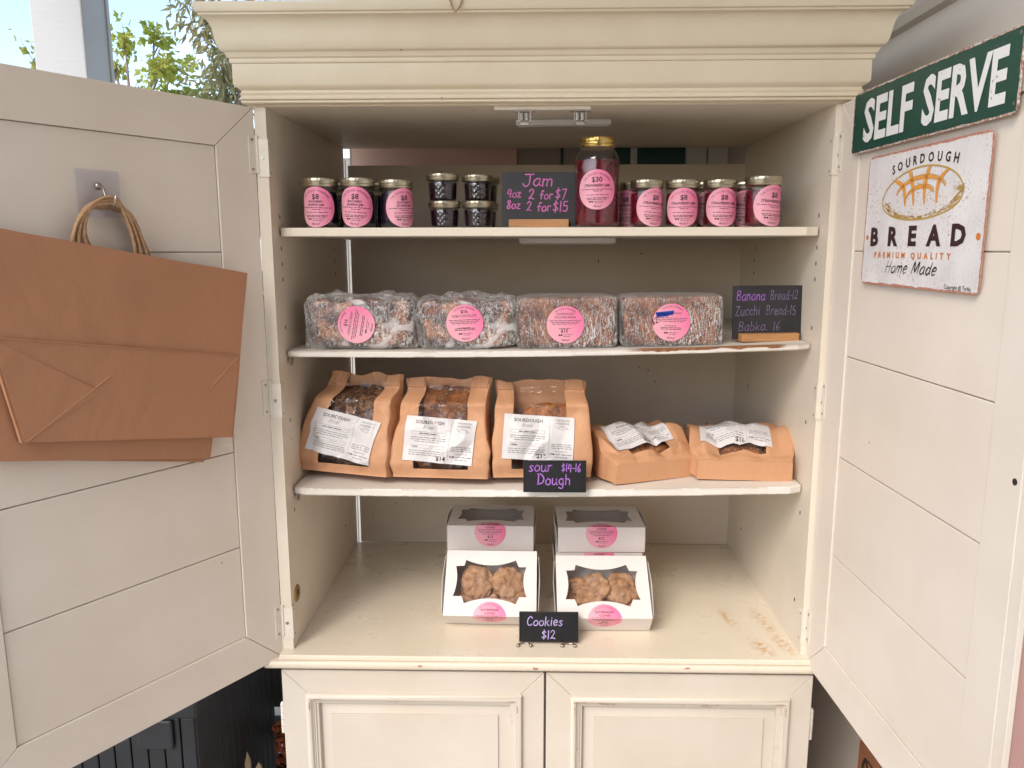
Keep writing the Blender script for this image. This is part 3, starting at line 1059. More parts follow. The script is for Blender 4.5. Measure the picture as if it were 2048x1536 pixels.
# hinge leaves on the case
for sgn in (-1, 1):
    for zc in (1.045, 0.560, 0.068):
        b = MB()
        xs = sorted((sgn * (W2 - 0.0022), sgn * (W2 + TH - 0.003)))
        b.box(xs[0], xs[1], -0.0024, -0.0004, zc - 0.042, zc + 0.030)
        xs = sorted((sgn * (W2 - 0.0022), sgn * (W2 - 0.0002)))
        b.box(xs[0], xs[1], -0.0002, 0.016, zc - 0.042, zc + 0.030)
        c = sgn * (W2 + 0.010)
        b.prism([(c + 0.0036 * math.cos(t * PI / 5), zc - 0.006 + 0.0036 * math.sin(t * PI / 5)) for t in range(10)], 'y', -0.0040, -0.0024, 1)
        for dz in (-0.034, 0.022):
            x = sgn * (W2 - 0.0024)
            b.prism([(0.009 + 0.0022 * math.cos(t * PI / 5), zc + dz + 0.0022 * math.sin(t * PI / 5)) for t in range(10)], 'x', *sorted((x, x - sgn * 0.0005)), 1)
        A(b).build("hinge_leaf", [M['hinge'], M['screw']], arm)
# catches under the top
b = MB()
b.box(-0.105, 0.082, 0.006, 0.022, 1.128, 1.1349)
A(b).build("catch_strip", M['case'], arm, bevel=0.001)
for x in (-0.046, 0.062):
    b = MB()
    b.box(x - 0.020, x + 0.020, 0.010, 0.022, 1.1255, 1.1279)
    b.box(x - 0.012, x - 0.010, 0.008, 0.020, 1.105, 1.1255)
    b.box(x + 0.010, x + 0.012, 0.008, 0.020, 1.105, 1.1255)
    b.tube([(x - 0.005, 0.008, 1.108), (x - 0.005, 0.008, 1.122)], 0.0038, 8)
    b.tube([(x + 0.005, 0.008, 1.108), (x + 0.005, 0.008, 1.122)], 0.0038, 8)
    b.box(x - 0.008, x + 0.008, 0.010, 0.018, 1.100, 1.1045)
    A(b).build("roller_catch", M['steel'], arm)

def light_bar(x0, x1, y, z, label):
    t = thing("light_bar", label, "light", ((x0 + x1) / 2, y, z))
    h = (x1 - x0) / 2
    b = MB()
    b.box(-h, h, -0.012, 0.022, -0.012, 0.0)
    b.build("housing", M['lightbar'], t, bevel=0.002)
    b = MB()
    b.box(-h + 0.006, h - 0.006, -0.008, 0.018, -0.0145, -0.0122)
    b.build("diffuser", M['paletrim'], t, bevel=0.001)
light_bar(-0.066, 0.137, 0.17, 1.1345, "slim white light bar stuck under the cabinet top")
light_bar(-0.060, 0.162, 0.27, 0.8875, "slim white light bar stuck under the jam shelf")

# ------------------------------------------------------------------ jars
def jar_label(kind, rad, lr, rot):
    """round pink label wrapped on a jar of radius rad; kind selects the print"""
    d = Decal(lr)
    tw = R(random.uniform(-5, 5))
    def f(x, y, lift):
        x, y = x * math.cos(tw) - y * math.sin(tw), x * math.sin(tw) + y * math.cos(tw)
        a = -PI / 2 + rot + x / rad
        q = rad + 0.0006 + lift
        return (q * math.cos(a), q * math.sin(a), y)
    d.put(disc2d(1, 1, 40, 6), f, 0, 0)
    e = 0.0004
    def ink(vf, m=1):
        d.put(vf, f, m, e)
    ink(arc_text("THE DOUGH WHISPERER", 0.76, 0, 0, 0.13, R(115)), 2)
    price, lines = kind
    ink(shift(text2d(price, 0.36, 0.015), 0, 0.38))
    if len(lines) == 1:
        ink(shift(fit(lines[0], 1.30, 0.14, 0.014), 0, 0.14))
        y = 0.02
    else:
        ink(shift(fit(lines[0], 0.72, 0.105, 0.014), 0, 0.22))
        ink(shift(fit(lines[1], 0.82, 0.105, 0.014), 0, 0.06))
        y = -0.03
    ink(words(-0.82, 0.82, y - 0.02, 0.055, 1), 2)
    ink(words(-0.2, 0.25, y - 0.11, 0.055, 2), 2)
    ink(words(-0.55, 0.6, -0.28, 0.055, 3), 2)
    ink(words(-0.55, 0.6, -0.43, 0.05, 4), 1)
    ink(words(-0.5, 0.5, -0.50, 0.05, 5), 1)
    ink(rect2d(-0.42, -0.64, -0.33, -0.56), 1)
    ink(rect2d(-0.30, -0.64, -0.21, -0.56), 1)
    ink(words(-0.16, 0.4, -0.60, 0.045, 6), 2)
    ink(words(-0.16, 0.3, -0.68, 0.045, 7), 2)
    ink(ribbon([(-.2, -.80), (-.14, -.86), (-.1, -.78), (-.04, -.88), (.06, -.8), (.12, -.88), (.22, -.78)], 0.03), 2)
    return d

def lid_mb(r, h, z, seg=48):
    b = MB()
    def ribs(t, zz):
        return 0.00035 * math.cos(seg * 0.5 * t) if zz > z + h * 0.55 and zz < z + h * 0.97 else 0
    b.lathe([(r - 0.0035, z), (r - 0.001, z - 0.0002), (r, z + 0.001), (r + 0.0003, z + h * 0.25), (r - 0.0008, z + h * 0.33), (r - 0.0006, z + h * 0.5), (r + 0.0001, z + h * 0.58), (r, z + h * 0.9), (r - 0.0012, z + h), (r - 0.0035, z + h), (r - 0.0045, z + h - 0.0008), (r - 0.012, z + h - 0.0008), (r - 0.0135, z + h - 0.0016), (0, z + h - 0.0014)], seg * 2, rf=ribs)
    return b

def half_pint(x, y, rot, jam, kind, label, group, s=1.0, gold='gold'):
    t = thing("jam_jar", label, "jar", (x, y, zs1(x)), (0, 0, 0), group)
    r = 0.0335
    glass = [(0.0, 0.0), (0.028, 0.0), (0.0315, 0.002), (0.0333, 0.007), (r, 0.014), (r, 0.064), (0.0322, 0.071), (0.0318, 0.074), (0.0335, 0.0755), (0.0335, 0.078), (0.031, 0.079), (0.030, 0.084)]
    b = MB()
    b.lathe([(a, z) for a, z in glass], 40)
    b.v = [tuple(c * s for c in v) for v in b.v]
    b.build("glass", M['glass'], t, auto=50)
    b = MB()
    b.lathe([(0.0, 0.003), (0.027, 0.003), (0.0305, 0.006), (r - 0.0016, 0.014), (r - 0.0016, 0.064), (0.0300, 0.070), (0.0, 0.071)], 32)
    b.v = [tuple(c * s for c in v) for v in b.v]
    b.build("jam", jam, t, auto=50)
    b = lid_mb(0.0352, 0.0165, 0.0800)
    b.v = [tuple(c * s for c in v) for v in b.v]
    b.build("lid", M[gold], t, auto=40)
    if kind:
        d = jar_label(kind, r * s, 0.0395 * s, rot)
        d.mb.v = [(vx, vy, vz + 0.0400 * s) for vx, vy, vz in d.mb.v]
        d.build("label", [M['pink'], M['ink'], M['greyink']], t)
    return t

BB = ("$8", ("BLACKBERRY", "JALAPENO JAM"))
SJ = ("$8", ("STRAWBERRY JAM",))
gB, gR = "blackberry jam jars on the top shelf", "small strawberry jam jars on the top shelf"
half_pint(-0.469, 0.080, R(-6), M['jamdark'], BB, "dark jam jar with gold lid and pink $8 label, nearest the left cabinet side", gB, 1.03)
half_pint(-0.391, 0.080, R(-2), M['jamdark'], BB, "dark jam jar with facing pink $8 label, between two other blackberry jars", gB, 1.03)
half_pint(-0.314, 0.090, R(38), M['jamdark'], BB, "dark jam jar whose pink label is turned to the right edge", gB, 1.0)
for i, (x, y, lb) in enumerate(((-0.452, 0.165, "dark jam jar behind the gap between the first two blackberry jars"), (-0.372, 0.168, "dark jam jar in the back row behind the middle blackberry jar"))):
    half_pint(x, y, 0, M['jamdark'], None, lb, "back row of dark jam jars", 1.0)
half_pint(0.206, 0.092, R(24), M['jamred'], SJ, "red jam jar with $8 label turned right, beside the big strawberry jar", gR, 0.985)
half_pint(0.2795, 0.092, R(-4), M['jamred'], SJ, "second small strawberry jar from the big jar, $8 label facing front", gR, 0.985)
half_pint(0.3575, 0.092, R(2), M['jamred'], SJ, "third small strawberry jar from the big jar, pink $8 label facing front", gR, 0.985)
half_pint(0.442, 0.080, R(22), M['jamred'], SJ, "strawberry jam jar nearest the right cabinet side, label turned right", gR, 1.04)
half_pint(0.186, 0.172, R(-30), M['jamred'], SJ, "half hidden jar just right of the big strawberry jar, in the back row", "back row of strawberry jam jars", 1.0)
half_pint(0.345, 0.170, R(10), M['jamred'], SJ, "jar in the back row behind the third small strawberry jar", "back row of strawberry jam jars", 1.0)
half_pint(0.428, 0.168, R(-6), M['jamred'], SJ, "jar in the back row, its label peeking out left of the last strawberry jar", "back row of strawberry jam jars", 1.0)

def quilted(x, y, z, rot, label, group, s=1.0):
    t = thing("small_jam_jar", label, "jar", (x, y, z), (0, 0, rot), group)
    def quilt(a, zz):
        a = (a + PI / 2 + PI) % (2 * PI) - PI
        k = max(0, 1 - abs(a) / 0.62)
        if k <= 0 or zz < 0.005 or zz > 0.035:
            return 0
        u, v = a * 0.032 / 0.0062, zz / 0.0062
        d = abs(math.sin(PI * (u + v) / 2)) * abs(math.sin(PI * (u - v) / 2))
        return 0.0016 * d * min(1, k * 4)
    prof = [(0.0, 0.0), (0.0265, 0.0), (0.0285, 0.002)] + [(0.0293 + 0.0022 * i / 22, 0.004 + 0.033 * i / 22) for i in range(23)] + [(0.0305, 0.039), (0.0325, 0.0400), (0.0325, 0.0415), (0.0300, 0.0425), (0.030, 0.0455)]
    b = MB()
    b.lathe(prof, 112, rf=quilt)
    b.v = [tuple(c * s for c in v) for v in b.v]
    b.build("glass", M['glass'], t, auto=60)
    b = MB()
    b.lathe([(max(0, a - 0.0012), max(zz, 0.0015)) for a, zz in prof[:-4]] + [(0.0, 0.0385)], 112, rf=quilt)
    b.v = [tuple(c * s for c in v) for v in b.v]
    b.build("jam", M['jamgloss'], t, auto=60)
    b = lid_mb(0.0352, 0.0140, 0.0425)
    b.v = [tuple(c * s for c in v) for v in b.v]
    b.build("lid", M['gold'], t, auto=40)
M['jamgloss'] = plain("dark_jam_gloss", (0.014, 0.006, 0.010), 0.08, var=0.2, coat=0.6)
gq = "small quilted jars stacked two high"
hq = 0.0568
for (x, y, k, s, lb) in ((-0.217, 0.120, 0, 0.98, "lower left small quilted jar of dark jam, in the front stack of four"), (-0.220, 0.122, 1, 0.98, "upper left small quilted jar of dark jam, on the front stack of four"),
                         (-0.1445, 0.118, 0, 0.98, "lower right small quilted jar of dark jam, in the front stack of four"), (-0.1465, 0.128, 1, 0.94, "upper right small quilted jar of dark jam, on the front stack of four"),
                         (-0.140, 0.200, 0, 0.98, "lower dark quilted jar half hidden behind the front stack, by the jam board"), (-0.137, 0.202, 1, 0.96, "upper dark quilted jar half hidden behind the front stack, by the jam board")):
    quilted(x, y, zs1(x) + (0.0562 if k else 0), R(random.uniform(-8, 8)) + R(6), lb, gq, s)

def big_jar():
    x, y = 0.103, 0.090
    t = thing("large_jam_jar", "large glass jar of red strawberry jam with gold lid and $30 label", "jar", (x, y, zs1(x)))
    r = 0.0465
    prof = [(0.0, 0.0), (0.040, 0.0), (0.0445, 0.003), (r, 0.010), (r, 0.128), (0.0455, 0.136), (0.0425, 0.145), (0.038, 0.152), (0.0345, 0.156), (0.0335, 0.159), (0.0335, 0.163)]
    b = MB()
    b.lathe(prof, 56)
    b.build("glass", M['glass'], t, auto=50)
    b = MB()
    b.lathe([(0.0, 0.003), (0.040, 0.003), (0.0445, 0.011), (0.0445, 0.128), (0.0438, 0.1335), (0.0, 0.1335)], 48)
    b.build("jam", M['jamred'], t, auto=50)
    b = lid_mb(0.0358, 0.0190, 0.1600)
    b.build("lid", M['goldrich'], t, auto=40)
    d = jar_label(("$30", ("STRAWBERRY JAM",)), r, 0.0395, R(-4))
    d.mb.v = [(vx, vy, vz + 0.074) for vx, vy, vz in d.mb.v]
    d.build("label", [M['pink'], M['ink'], M['greyink']], t)
big_jar()

# ------------------------------------------------------------------ chalkboards and price plates
def flat(x, y, lift):
    return (x, -lift, y)

def chalkboard(x, y, z, wd, hg, rot, lean, lines, mat, label, wood_w):
    t = thing("chalkboard_sign", label, "sign", (x, y, z), (0, 0, rot))
    b = MB()
    b.box(-wood_w / 2, wood_w / 2, -0.020, 0.012, 0, 0.017)
    b.build("wood_base", M['oak'], t, bevel=0.0015)
    b = MB()
    b.box(-wd / 2, wd / 2, 0.0, 0.004, 0, hg)
    bo = b.build("board", M['slate'], t, bevel=0.0008)
    bo.location = (0, -0.003, 0.004)
    bo.rotation_euler = (-lean, 0, 0)
    d = Decal()
    for n_, it in enumerate(lines):
        d.put(it, flat, 0 if not isinstance(mat, list) or n_ == 0 else 1, 0.0008)
    d.build("writing", mat, bo)
    return t

jw, jh = 0.153, 0.110
jl = [hand("Jam", -0.034, 0.082, 0.024, 0.0033, 0.12, 0.03, 1.15, 3),
      hand("4oz", -0.066, 0.059, 0.0165, 0.0028, 0.1, 0.05, 0.95, 4), hand("2", -0.022, 0.055, 0.020, 0.003, 0.1, 0, 1, 5), hand("for", 0.0015, 0.055, 0.0165, 0.0028, 0.12, 0.03, 1, 6), hand("$7", 0.034, 0.056, 0.021, 0.003, 0.1, 0.1, 0.9, 7),
      hand("8oz", -0.067, 0.036, 0.0165, 0.0028, 0.1, 0.05, 0.95, 8), hand("2", -0.026, 0.031, 0.019, 0.0026, 0.1, 0, 0.9, 9), hand("for", -0.004, 0.030, 0.0175, 0.003, 0.12, 0.03, 1, 10), hand("$15", 0.029, 0.029, 0.021, 0.003, 0.08, 0.06, 0.95, 11)]
chalkboard(-0.017, 0.094, zs1(0), jw, jh, R(0), R(5), jl, M['chalkpink'], "small black chalkboard with pink Jam prices in a wooden base", 0.124)
bl = [hand("Banana", -0.071, 0.083, 0.0200, 0.0021, 0.15, 0.03, 0.80, 12), hand("Bread-12", 0.005, 0.084, 0.0190, 0.0017, 0.1, 0.03, 0.70, 13),
      hand("Zucchi", -0.073, 0.051, 0.0200, 0.0019, 0.12, 0.05, 0.80, 14), hand("Bread-15", -0.004, 0.051, 0.0195, 0.0018, 0.1, 0.05, 0.74, 15),
      hand("Babka. 16", -0.066, 0.018, 0.0195, 0.0017, 0.15, 0.05, 0.95, 16)]
chalkboard(0.474, 0.110, zs2(0.474), 0.156, 0.114, R(9), R(4), bl, [M['chalkpurple'], M['chalkgrey']], "small black chalkboard listing banana, zucchini bread and babka in faded chalk", 0.130)

def plate_sign(name, x, y, z, wd, hg, lean, lines, mat, label, feet):
    t = thing(name, label, "sign", (x, y, z))
    b = MB()
    zb = 0.006 if feet else 0.0005
    b.box(-wd / 2, wd / 2, 0.0, 0.004, 0, hg)
    bo = b.build("plate", M['gloss'], t, bevel=0.0012)
    bo.location = (0, 0, zb)
    bo.rotation_euler = (-lean, 0, 0)
    b = MB()
    rr = [(-wd / 2 + 0.0035, 0.0035), (wd / 2 - 0.0035, 0.0035), (wd / 2 - 0.0035, hg - 0.0035), (-wd / 2 + 0.0035, hg - 0.0035)]
    b.tube([(px, -0.0003, pz) for px, pz in rr], 0.0008, 6, closed=True)
    b.build("rim", M['gloss'], bo)
    d = Decal()
    for it in lines:
        d.put(it, flat, 0, 0.0007)
    d.build("writing", mat, bo)
    for fx in ([-wd / 2 + 0.012, wd / 2 - 0.022] if feet else [-wd / 2 + 0.03, wd / 2 - 0.03]):
        b = MB()
        if feet:
            b.tube([(fx - 0.014, -0.010, 0.003), (fx - 0.014, -0.004, 0.0022), (fx - 0.008, 0.002, 0.0025), (fx + 0.008, 0.002, 0.0025), (fx + 0.014, -0.004, 0.0022), (fx + 0.014, -0.010, 0.003)], 0.0018, 8)
            for q in (-0.014, 0.014):
                b.lathe([(0, -0.003), (0.0035, -0.002), (0.004, 0.0), (0.0035, 0.003), (0, 0.004)], 10, c=(fx + q, -0.010, 0.003))
            b.tube([(fx, 0.002, 0.0025), (fx, 0.022, 0.0025), (fx, 0.006 + math.sin(lean) * hg * 0.5, hg * 0.5)], 0.0015, 8)
        else:
            b.tube([(fx, 0.004, 0.002), (fx, 0.028, 0.002), (fx, 0.006 + math.sin(lean) * hg * 0.6, hg * 0.6)], 0.0014, 8)
        b.build("wire_foot", M['screw'], t, smooth=True)
    return t
sl = [hand("sour", -0.055, 0.045, 0.021, 0.0028, 0.08, 0.05, 1.0, 21), hand("$14-16", 0.014, 0.044, 0.0165, 0.0026, 0.05, 0.04, 0.80, 22), hand("Dough", -0.037, 0.017, 0.0215, 0.003, 0.05, 0.03, 0.98, 23)]
plate_sign("price_plate", 0.0185, 0.012, zs3(0.02) + 0.0005, 0.133, 0.068, R(8), sl, M['chalkpurple'], "small black plate with purple sour Dough price on the bag shelf", False)
cl = [hand("Cookies", -0.049, 0.037, 0.0195, 0.0024, 0.1, 0.03, 1.0, 24), hand("$12", -0.016, 0.008, 0.0185, 0.0024, 0.05, 0.05, 1.0, 25)]
plate_sign("price_plate", 0.0085, 0.030, 0.0, 0.131, 0.067, R(10), cl, M['chalklilac'], "small black Cookies $12 plate on wire feet in front of white boxes", True)

# ------------------------------------------------------------------ wrapped loaves
def blob(sx, sy, sz, n, seg=56, rings=36, disp=None):
    """rounded block, base at z = 0, faces out along +-x, +-y"""
    b = MB()
    def sp(c, p):
        return math.copysign(abs(c) ** p, c)
    e = 2.0 / n
    for j in range(rings + 1):
        ph = -PI / 2 + PI * j / rings
        for k in range(seg):
            th = 2 * PI * k / seg
            x = sp(math.cos(ph), e) * sp(math.cos(th), e)
            y = sp(math.cos(ph), e) * sp(math.sin(th), e)
            z = sp(math.sin(ph), e)
            p = Vector((x * sx / 2, y * sy / 2, (z + 1) * sz / 2))
            if disp:
                p = disp(p, Vector((x, y, z)))
            b.v.append(tuple(p))
    for j in range(rings):
        for k in range(seg):
            l = (k + 1) % seg
            b.f.append((j * seg + k, j * seg + l, (j + 1) * seg + l, (j + 1) * seg + k))
            b.m.append(0)
    return b

def round_sticker(lr, f, kind, tilt=0.0, m_ink=1):
    d = Decal(lr)
    c, s = math.cos(tilt), math.sin(tilt)
    def g2(x, y, lift):
        return f(x * c - y * s, x * s + y * c, lift)
    d.put(disc2d(1, 1, 40, 6), g2, 0, 0)
    e = 0.0004
    def ink(vf, m=1):
        d.put(vf, g2, m, e)
    ink(arc_text("THE DOUGH WHISPERER", 0.82, 0, 0, 0.11, R(80)), 2)
    if kind == 'cookies':
        ink(shift(text2d("$16", 0.24, 0.015), 0, 0.50))
        ink(shift(fit("COOKIES & CREAM", 1.25, 0.13, 0.0), 0, 0.28), 2)
        y0 = 0.12
    elif kind == 'dubai':
        ink(shift(text2d("$16", 0.24, 0.015), 0, 0.55))
        ink(shift(fit("DUBAI CHOCOLATE", 1.30, 0.14, 0.0), 0, 0.33), 2)
        y0 = 0.16
    elif kind == 'zucchini':
        ink(shift(fit("SOURDOUGH", 0.95, 0.12, 0.004), 0, 0.52), 2)
        ink(shift(fit("ZUCCHINI BREAD", 1.15, 0.12, 0.004), 0, 0.34), 2)
        ink(shift(text2d("$15", 0.26, 0.015), -0.05, -0.42))
        y0 = 0.20
    else:
        ink(shift(fit("BREAD", 0.48, 0.11, 0.0), 0.28, 0.45), 2)
        ink(join([ribbon([(-.82, .46), (.06, .58)], 0.11), ribbon([(-.80, .40), (.04, .50)], 0.10), ribbon([(-.80, .34), (.02, .44)], 0.09), ribbon([(-.78, .28), (-.2, .36)], 0.07)]), 3)
        ink(shift(hand("$2", 0, 0, 0.30, 0.05, 0.1, 0, 0.9, 4), -0.98, -0.18, R(28)), 1)
        y0 = 0.22
    for i in range(3):
        ink(words(-0.85 + 0.08 * i, 0.85 - 0.08 * i, y0 - 0.09 * i, 0.055, 10 + i), 2)
    ink(words(-0.35, 0.35, y0 - 0.42, 0.05, 14), 2)
    if kind != 'zucchini':
        ink(words(-0.55, 0.55, -0.30, 0.05, 15), 1)
        ink(words(-0.55, 0.55, -0.38, 0.05, 16), 1)
    ink(rect2d(-0.36, -0.60, -0.27, -0.52), 1)
    ink(rect2d(-0.25, -0.60, -0.16, -0.52), 1)
    ink(words(-0.1, 0.4, -0.56, 0.045, 17), 2)
    ink(words(-0.1, 0.3, -0.65, 0.045, 18), 2)
    ink(ribbon([(-.2, -.80), (-.14, -.86), (-.1, -.78), (-.04, -.88), (.06, -.8), (.12, -.88), (.22, -.78)], 0.03), 2)
    return d

def wrapped(x, w_, h_, d_, mat, wrap, kind, label, sx, sz, tilt, loose, seed, rot=0.0):
    t = thing("wrapped_loaf", label, "bread loaf", (x, 0.058 + d_ / 2, zs2(x) + 0.0005), (0, math.atan2(-0.017, 1.1), rot), "cling wrapped loaves on the second shelf")
    def dl(p, n):
        q = 0.5 + 0.5 * n.z
        k = nz(p.x + seed, p.y, p.z, 22) * 0.006 + nz(p.x, p.y + seed, p.z, 60) * 0.002
        if loose:
            k += -0.010 * max(0, math.cos((p.x + 0.01 * nz(p.z, seed, 0, 30)) * 62 + p.z * 30)) * (0.4 + 0.6 * q)
        p = p + Vector((n.x, n.y, n.z)).normalized() * k
        p.x *= 0.965 - 0.03 * (1 - q)
        p.y *= 0.95
        p.z = 0.003 + p.z * 0.95
        return p
    blob(w_, d_, h_, 6 if loose else 12, 72, 44, dl).build("loaf", mat, t, smooth=True)
    amp = 0.0085 if loose else 0.0016
    def dw(p, n):
        f1 = abs(nz(p.x + seed, p.y * 1.3, p.z, 16)) * 2.2 - 0.30
        f2 = abs(nz(p.x, p.y + seed, p.z, 45)) * 2 - 0.4
        k = amp * (f1 * 1.5 + f2 * 0.7) + 0.0015
        if n.y < -0.6:
            k = max(min(k, 0.005), -0.001)
        p = p + Vector((n.x, n.y, n.z)).normalized() * k
        if loose:
            c = max(0, abs(n.x) - 0.7) * 3.4
            p.x += math.copysign(0.012 * c, n.x) * (0.15 + 1.2 * abs(nz(seed, p.z, p.y + seed, 17)))
            p.z += 0.010 * max(0, n.z) * max(0, nz(p.x, seed, p.y, 14))
        p.z = max(p.z, 0.0002)
        return p
    wb = blob(w_, d_, h_, 6.5 if loose else 13, 96, 60, dw)
    wb.build("cling_wrap", wrap, t, smooth=True)
    front = min(v[1] for v in wb.v)
    def f(px, py, lift):
        return (sx - x + px, front - 0.0012 - lift, sz - zs2(x) + py)
    d = round_sticker(0.0390, f, kind, tilt)
    d.build("label", [M['pink'], M['ink'], M['greyink'], M['bluepen']], t)

wrapped(-0.394, 0.226, 0.108, 0.115, M['babka'], M['wraploose'], 'cookies', "loosely wrapped babka nearest the left side, its $16 label turned sideways", -0.400, 0.706, R(78), True, 1.3, R(2))
wrapped(-0.168, 0.200, 0.106, 0.115, M['babka'], M['wraploose'], 'dubai', "loosely wrapped dark babka with upright $16 Dubai chocolate label", -0.170, 0.709, R(2), True, 5.7)
wrapped(0.043, 0.211, 0.108, 0.115, M['quick'], M['wraptight'], 'zucchini', "tightly wrapped loaf with pink $15 zucchini bread label", 0.040, 0.706, R(0), False, 9.1)
wrapped(0.2625, 0.213, 0.105, 0.115, M['quick'], M['wraptight'], 'banana', "tightly wrapped loaf whose pink label is crossed out in blue", 0.2600, 0.711, R(-3), False, 13.4)

# ------------------------------------------------------------------ bread bags
def lerp_tab(tab, t):
    for (a, va), (b_, vb) in zip(tab, tab[1:]):
        if t <= b_:
            k = (t - a) / (b_ - a) if b_ > a else 0
            k = k * k * (3 - 2 * k)
            return va + (vb - va) * k
    return tab[-1][1]

def bread_bag(name_label, loaf_label, x, y, rot, H, W_, dtab, wtab, lean, lying, win, lab, crustmat, loaf, seed, topfold=True, price=None, product=(0.9,), bend=0.0):
    z = zs3(x) + 0.001
    t = thing("bread_bag", name_label, "paper bag", (x, y, z), (0, 0, rot), "window bread bags on the third shelf")
    rx = lying
    Rm = Matrix.Rotation(rx, 4, 'X')
    rgc = random.Random(int(seed * 10))
    # paper creases: flat facets between jittered fold points
    CU, CV = 7, 6
    lat = {fr: [[rgc.uniform(-0.0055, 0.0075) * (1.7 if lying < -1 else 1.6) for _ in range(CU + 1)] for _ in range(CV + 1)] for fr in (True, False)}
    jit = [[(rgc.uniform(-0.3, 0.3), rgc.uniform(-0.3, 0.3), rgc.random() < 0.5) for _ in range(CU + 1)] for _ in range(CV + 1)]
    def crumple(q, tt, front):
        u = (q * 0.5 + 0.5) * CU
        v = tt * CV
        u += 0.35 * math.sin(v * 1.7 + seed) * (1 - abs(q))
        v = min(max(v + 0.35 * math.sin(u * 1.9 + seed * 2), 0), CV - 1e-6)
        u = min(max(u, 0), CU - 1e-6)
        i, j = int(u), int(v)
        a, b2 = u - i, v - j
        l = lat[front]
        p00, p10, p01, p11 = l[j][i], l[j][i + 1], l[j + 1][i], l[j + 1][i + 1]
        if jit[j][i][2]:
            r_ = p00 + (p10 - p00) * a + (p11 - p10) * b2 if a > b2 else p00 + (p01 - p00) * b2 + (p11 - p01) * a
        else:
            r_ = p00 + (p10 - p00) * a + (p01 - p00) * b2 if a + b2 < 1 else p11 + (p01 - p11) * (1 - a) + (p10 - p11) * (1 - b2)
        return r_
    def body(q, tt, front, lift=0.0):
        """point of the bag wall: q across (-1..1), tt up (0..1)"""
        w_ = W_ / 2 * lerp_tab(wtab, tt)
        D = lerp_tab(dtab, tt)
        e = 26.0
        prof = max(0.0, 1 - abs(q) ** e) ** (1 / e)
        px = q * w_
        yc = D / 2 * 0 + lerp_tab(lean, tt)
        if front:
            py = yc - D * prof
        else:
            py = yc
        pz = H * tt
        k = crumple(q, tt, front)
        k *= min(1, tt * 6 + 0.15)
        n = -1 if front else 0.3
        edge = abs(q) ** 6
        px += math.copysign(k * edge, q) * 0.55
        py += n * k * (1 - 0.6 * edge)
        py += n * lift
        v = Vector((px + bend * tt * tt, py, pz + 0.010 * nz(px, seed, 0, 22) * max(0, (tt - 0.9) * 10)))
        return v
    # lowest point on the shelf after tilting
    NX, NT = 52, 56
    def qx(i):
        s = -1 + 2 * i / NX
        return math.sin(PI / 2 * s) * 0.6 + s * 0.4 if abs(s) < 1 else s
    def tt_(j):
        return j / NT
    pts = [Rm @ body(qx(i), tt_(j), fr) for i in range(0, NX + 1, 4) for j in range(0, NT + 1, 4) for fr in (True, False)]
    zmin = min(p.z for p in pts)
    def F(q, tt, front=True, lift=0.0):
        p = Rm @ body(q, tt, front, lift)
        p.z = max(p.z - zmin, 0.0)
        return tuple(p)
    paper, film = MB(), MB()
    idx = {}
    grid = {}
    for fr in (True, False):
        for j in range(NT + 1):
            for i in range(NX + 1):
                grid[(fr, i, j)] = F(qx(i), tt_(j), fr)
    def quad(mb, a):
        mb.add([grid[k] for k in a], [(0, 1, 2, 3)])
    for j in range(NT):
        for i in range(NX):
            qm = (qx(i) + qx(i + 1)) / 2
            tm = (tt_(j) + tt_(j + 1)) / 2
            inwin = win and abs(qm - win[0]) < win[1] and win[2] < tm < win[3]
            quad(film if inwin else paper, [(True, i, j), (True, i + 1, j), (True, i + 1, j + 1), (True, i, j + 1)])
            quad(paper, [(False, i + 1, j), (False, i, j), (False, i, j + 1), (False, i + 1, j + 1)])
        for i in (0, NX):
            quad(paper, [(True, i, j), (True, i, j + 1), (False, i, j + 1), (False, i, j)])
    for i in range(NX):
        quad(paper, [(True, i, 0), (False, i, 0), (False, i + 1, 0), (True, i + 1, 0)])
    if topfold:
        for (a, b_) in ((-1.0, win[0] - win[1] - 0.02), (win[0] + win[1] + 0.02, 1.0)):
            n = 8
            base = len(paper.v)
            for (tq, lf) in ((0.90, 0.0012), (0.905, 0.0026), (1.0, 0.0026), (1.0, -0.0005)):
                for i in range(n + 1):
                    paper.v.append(F(a + (b_ - a) * i / n, tq, True, lf))
            for r_ in range(3):
                for i in range(n):
                    paper.f.append((base + r_ * (n + 1) + i, base + r_ * (n + 1) + i + 1, base + (r_ + 1) * (n + 1) + i + 1, base + (r_ + 1) * (n + 1) + i))
                    paper.m.append(0)
    paper.build("paper_body", M['kraftbag'], t, weld=True, auto=9)
    film.build("film_window", M['film'], t, smooth=True, weld=True)
    # printed label
    cxl, czl, lw, lreal, lt = lab
    lh = 0.108
    d = Decal()
    c, s = math.cos(lt), math.sin(lt)
    def f(px, py, lift):
        py *= lreal / lh
        a, b2 = px * c - py * s + cxl, px * s + py * c + czl
        tq = min(max(b2 / H, 0.0), 1.0)
        q = a / (W_ / 2 * lerp_tab(wtab, tq))
        q = max(-0.999, min(0.999, q))
        return F(q, tq, True, 0.0028 + lift)
    d.put(rect2d(-lw / 2, -lh / 2, lw / 2, lh / 2, 22, 16), f, 0, 0)
    e = 0.0006
    def ink(vf, m=1):
        d.put(vf, f, m, e)
    u = lw / 0.152
    X = -0.024 * u
    ink(shift(fit("SOURDOUGH", 0.062 * u, 0.0085, 0.004), X, lh / 2 - 0.017), 1)
    ink(hand("Bread", X - 0.014, lh / 2 - 0.029, 0.0095, 0.0006, 0.5, 0, 0.75, 3), 2)
    ink(frame2d(X - 0.037 * u, lh / 2 - 0.044, X + 0.037 * u, lh / 2 - 0.036, 0.0005), 2)
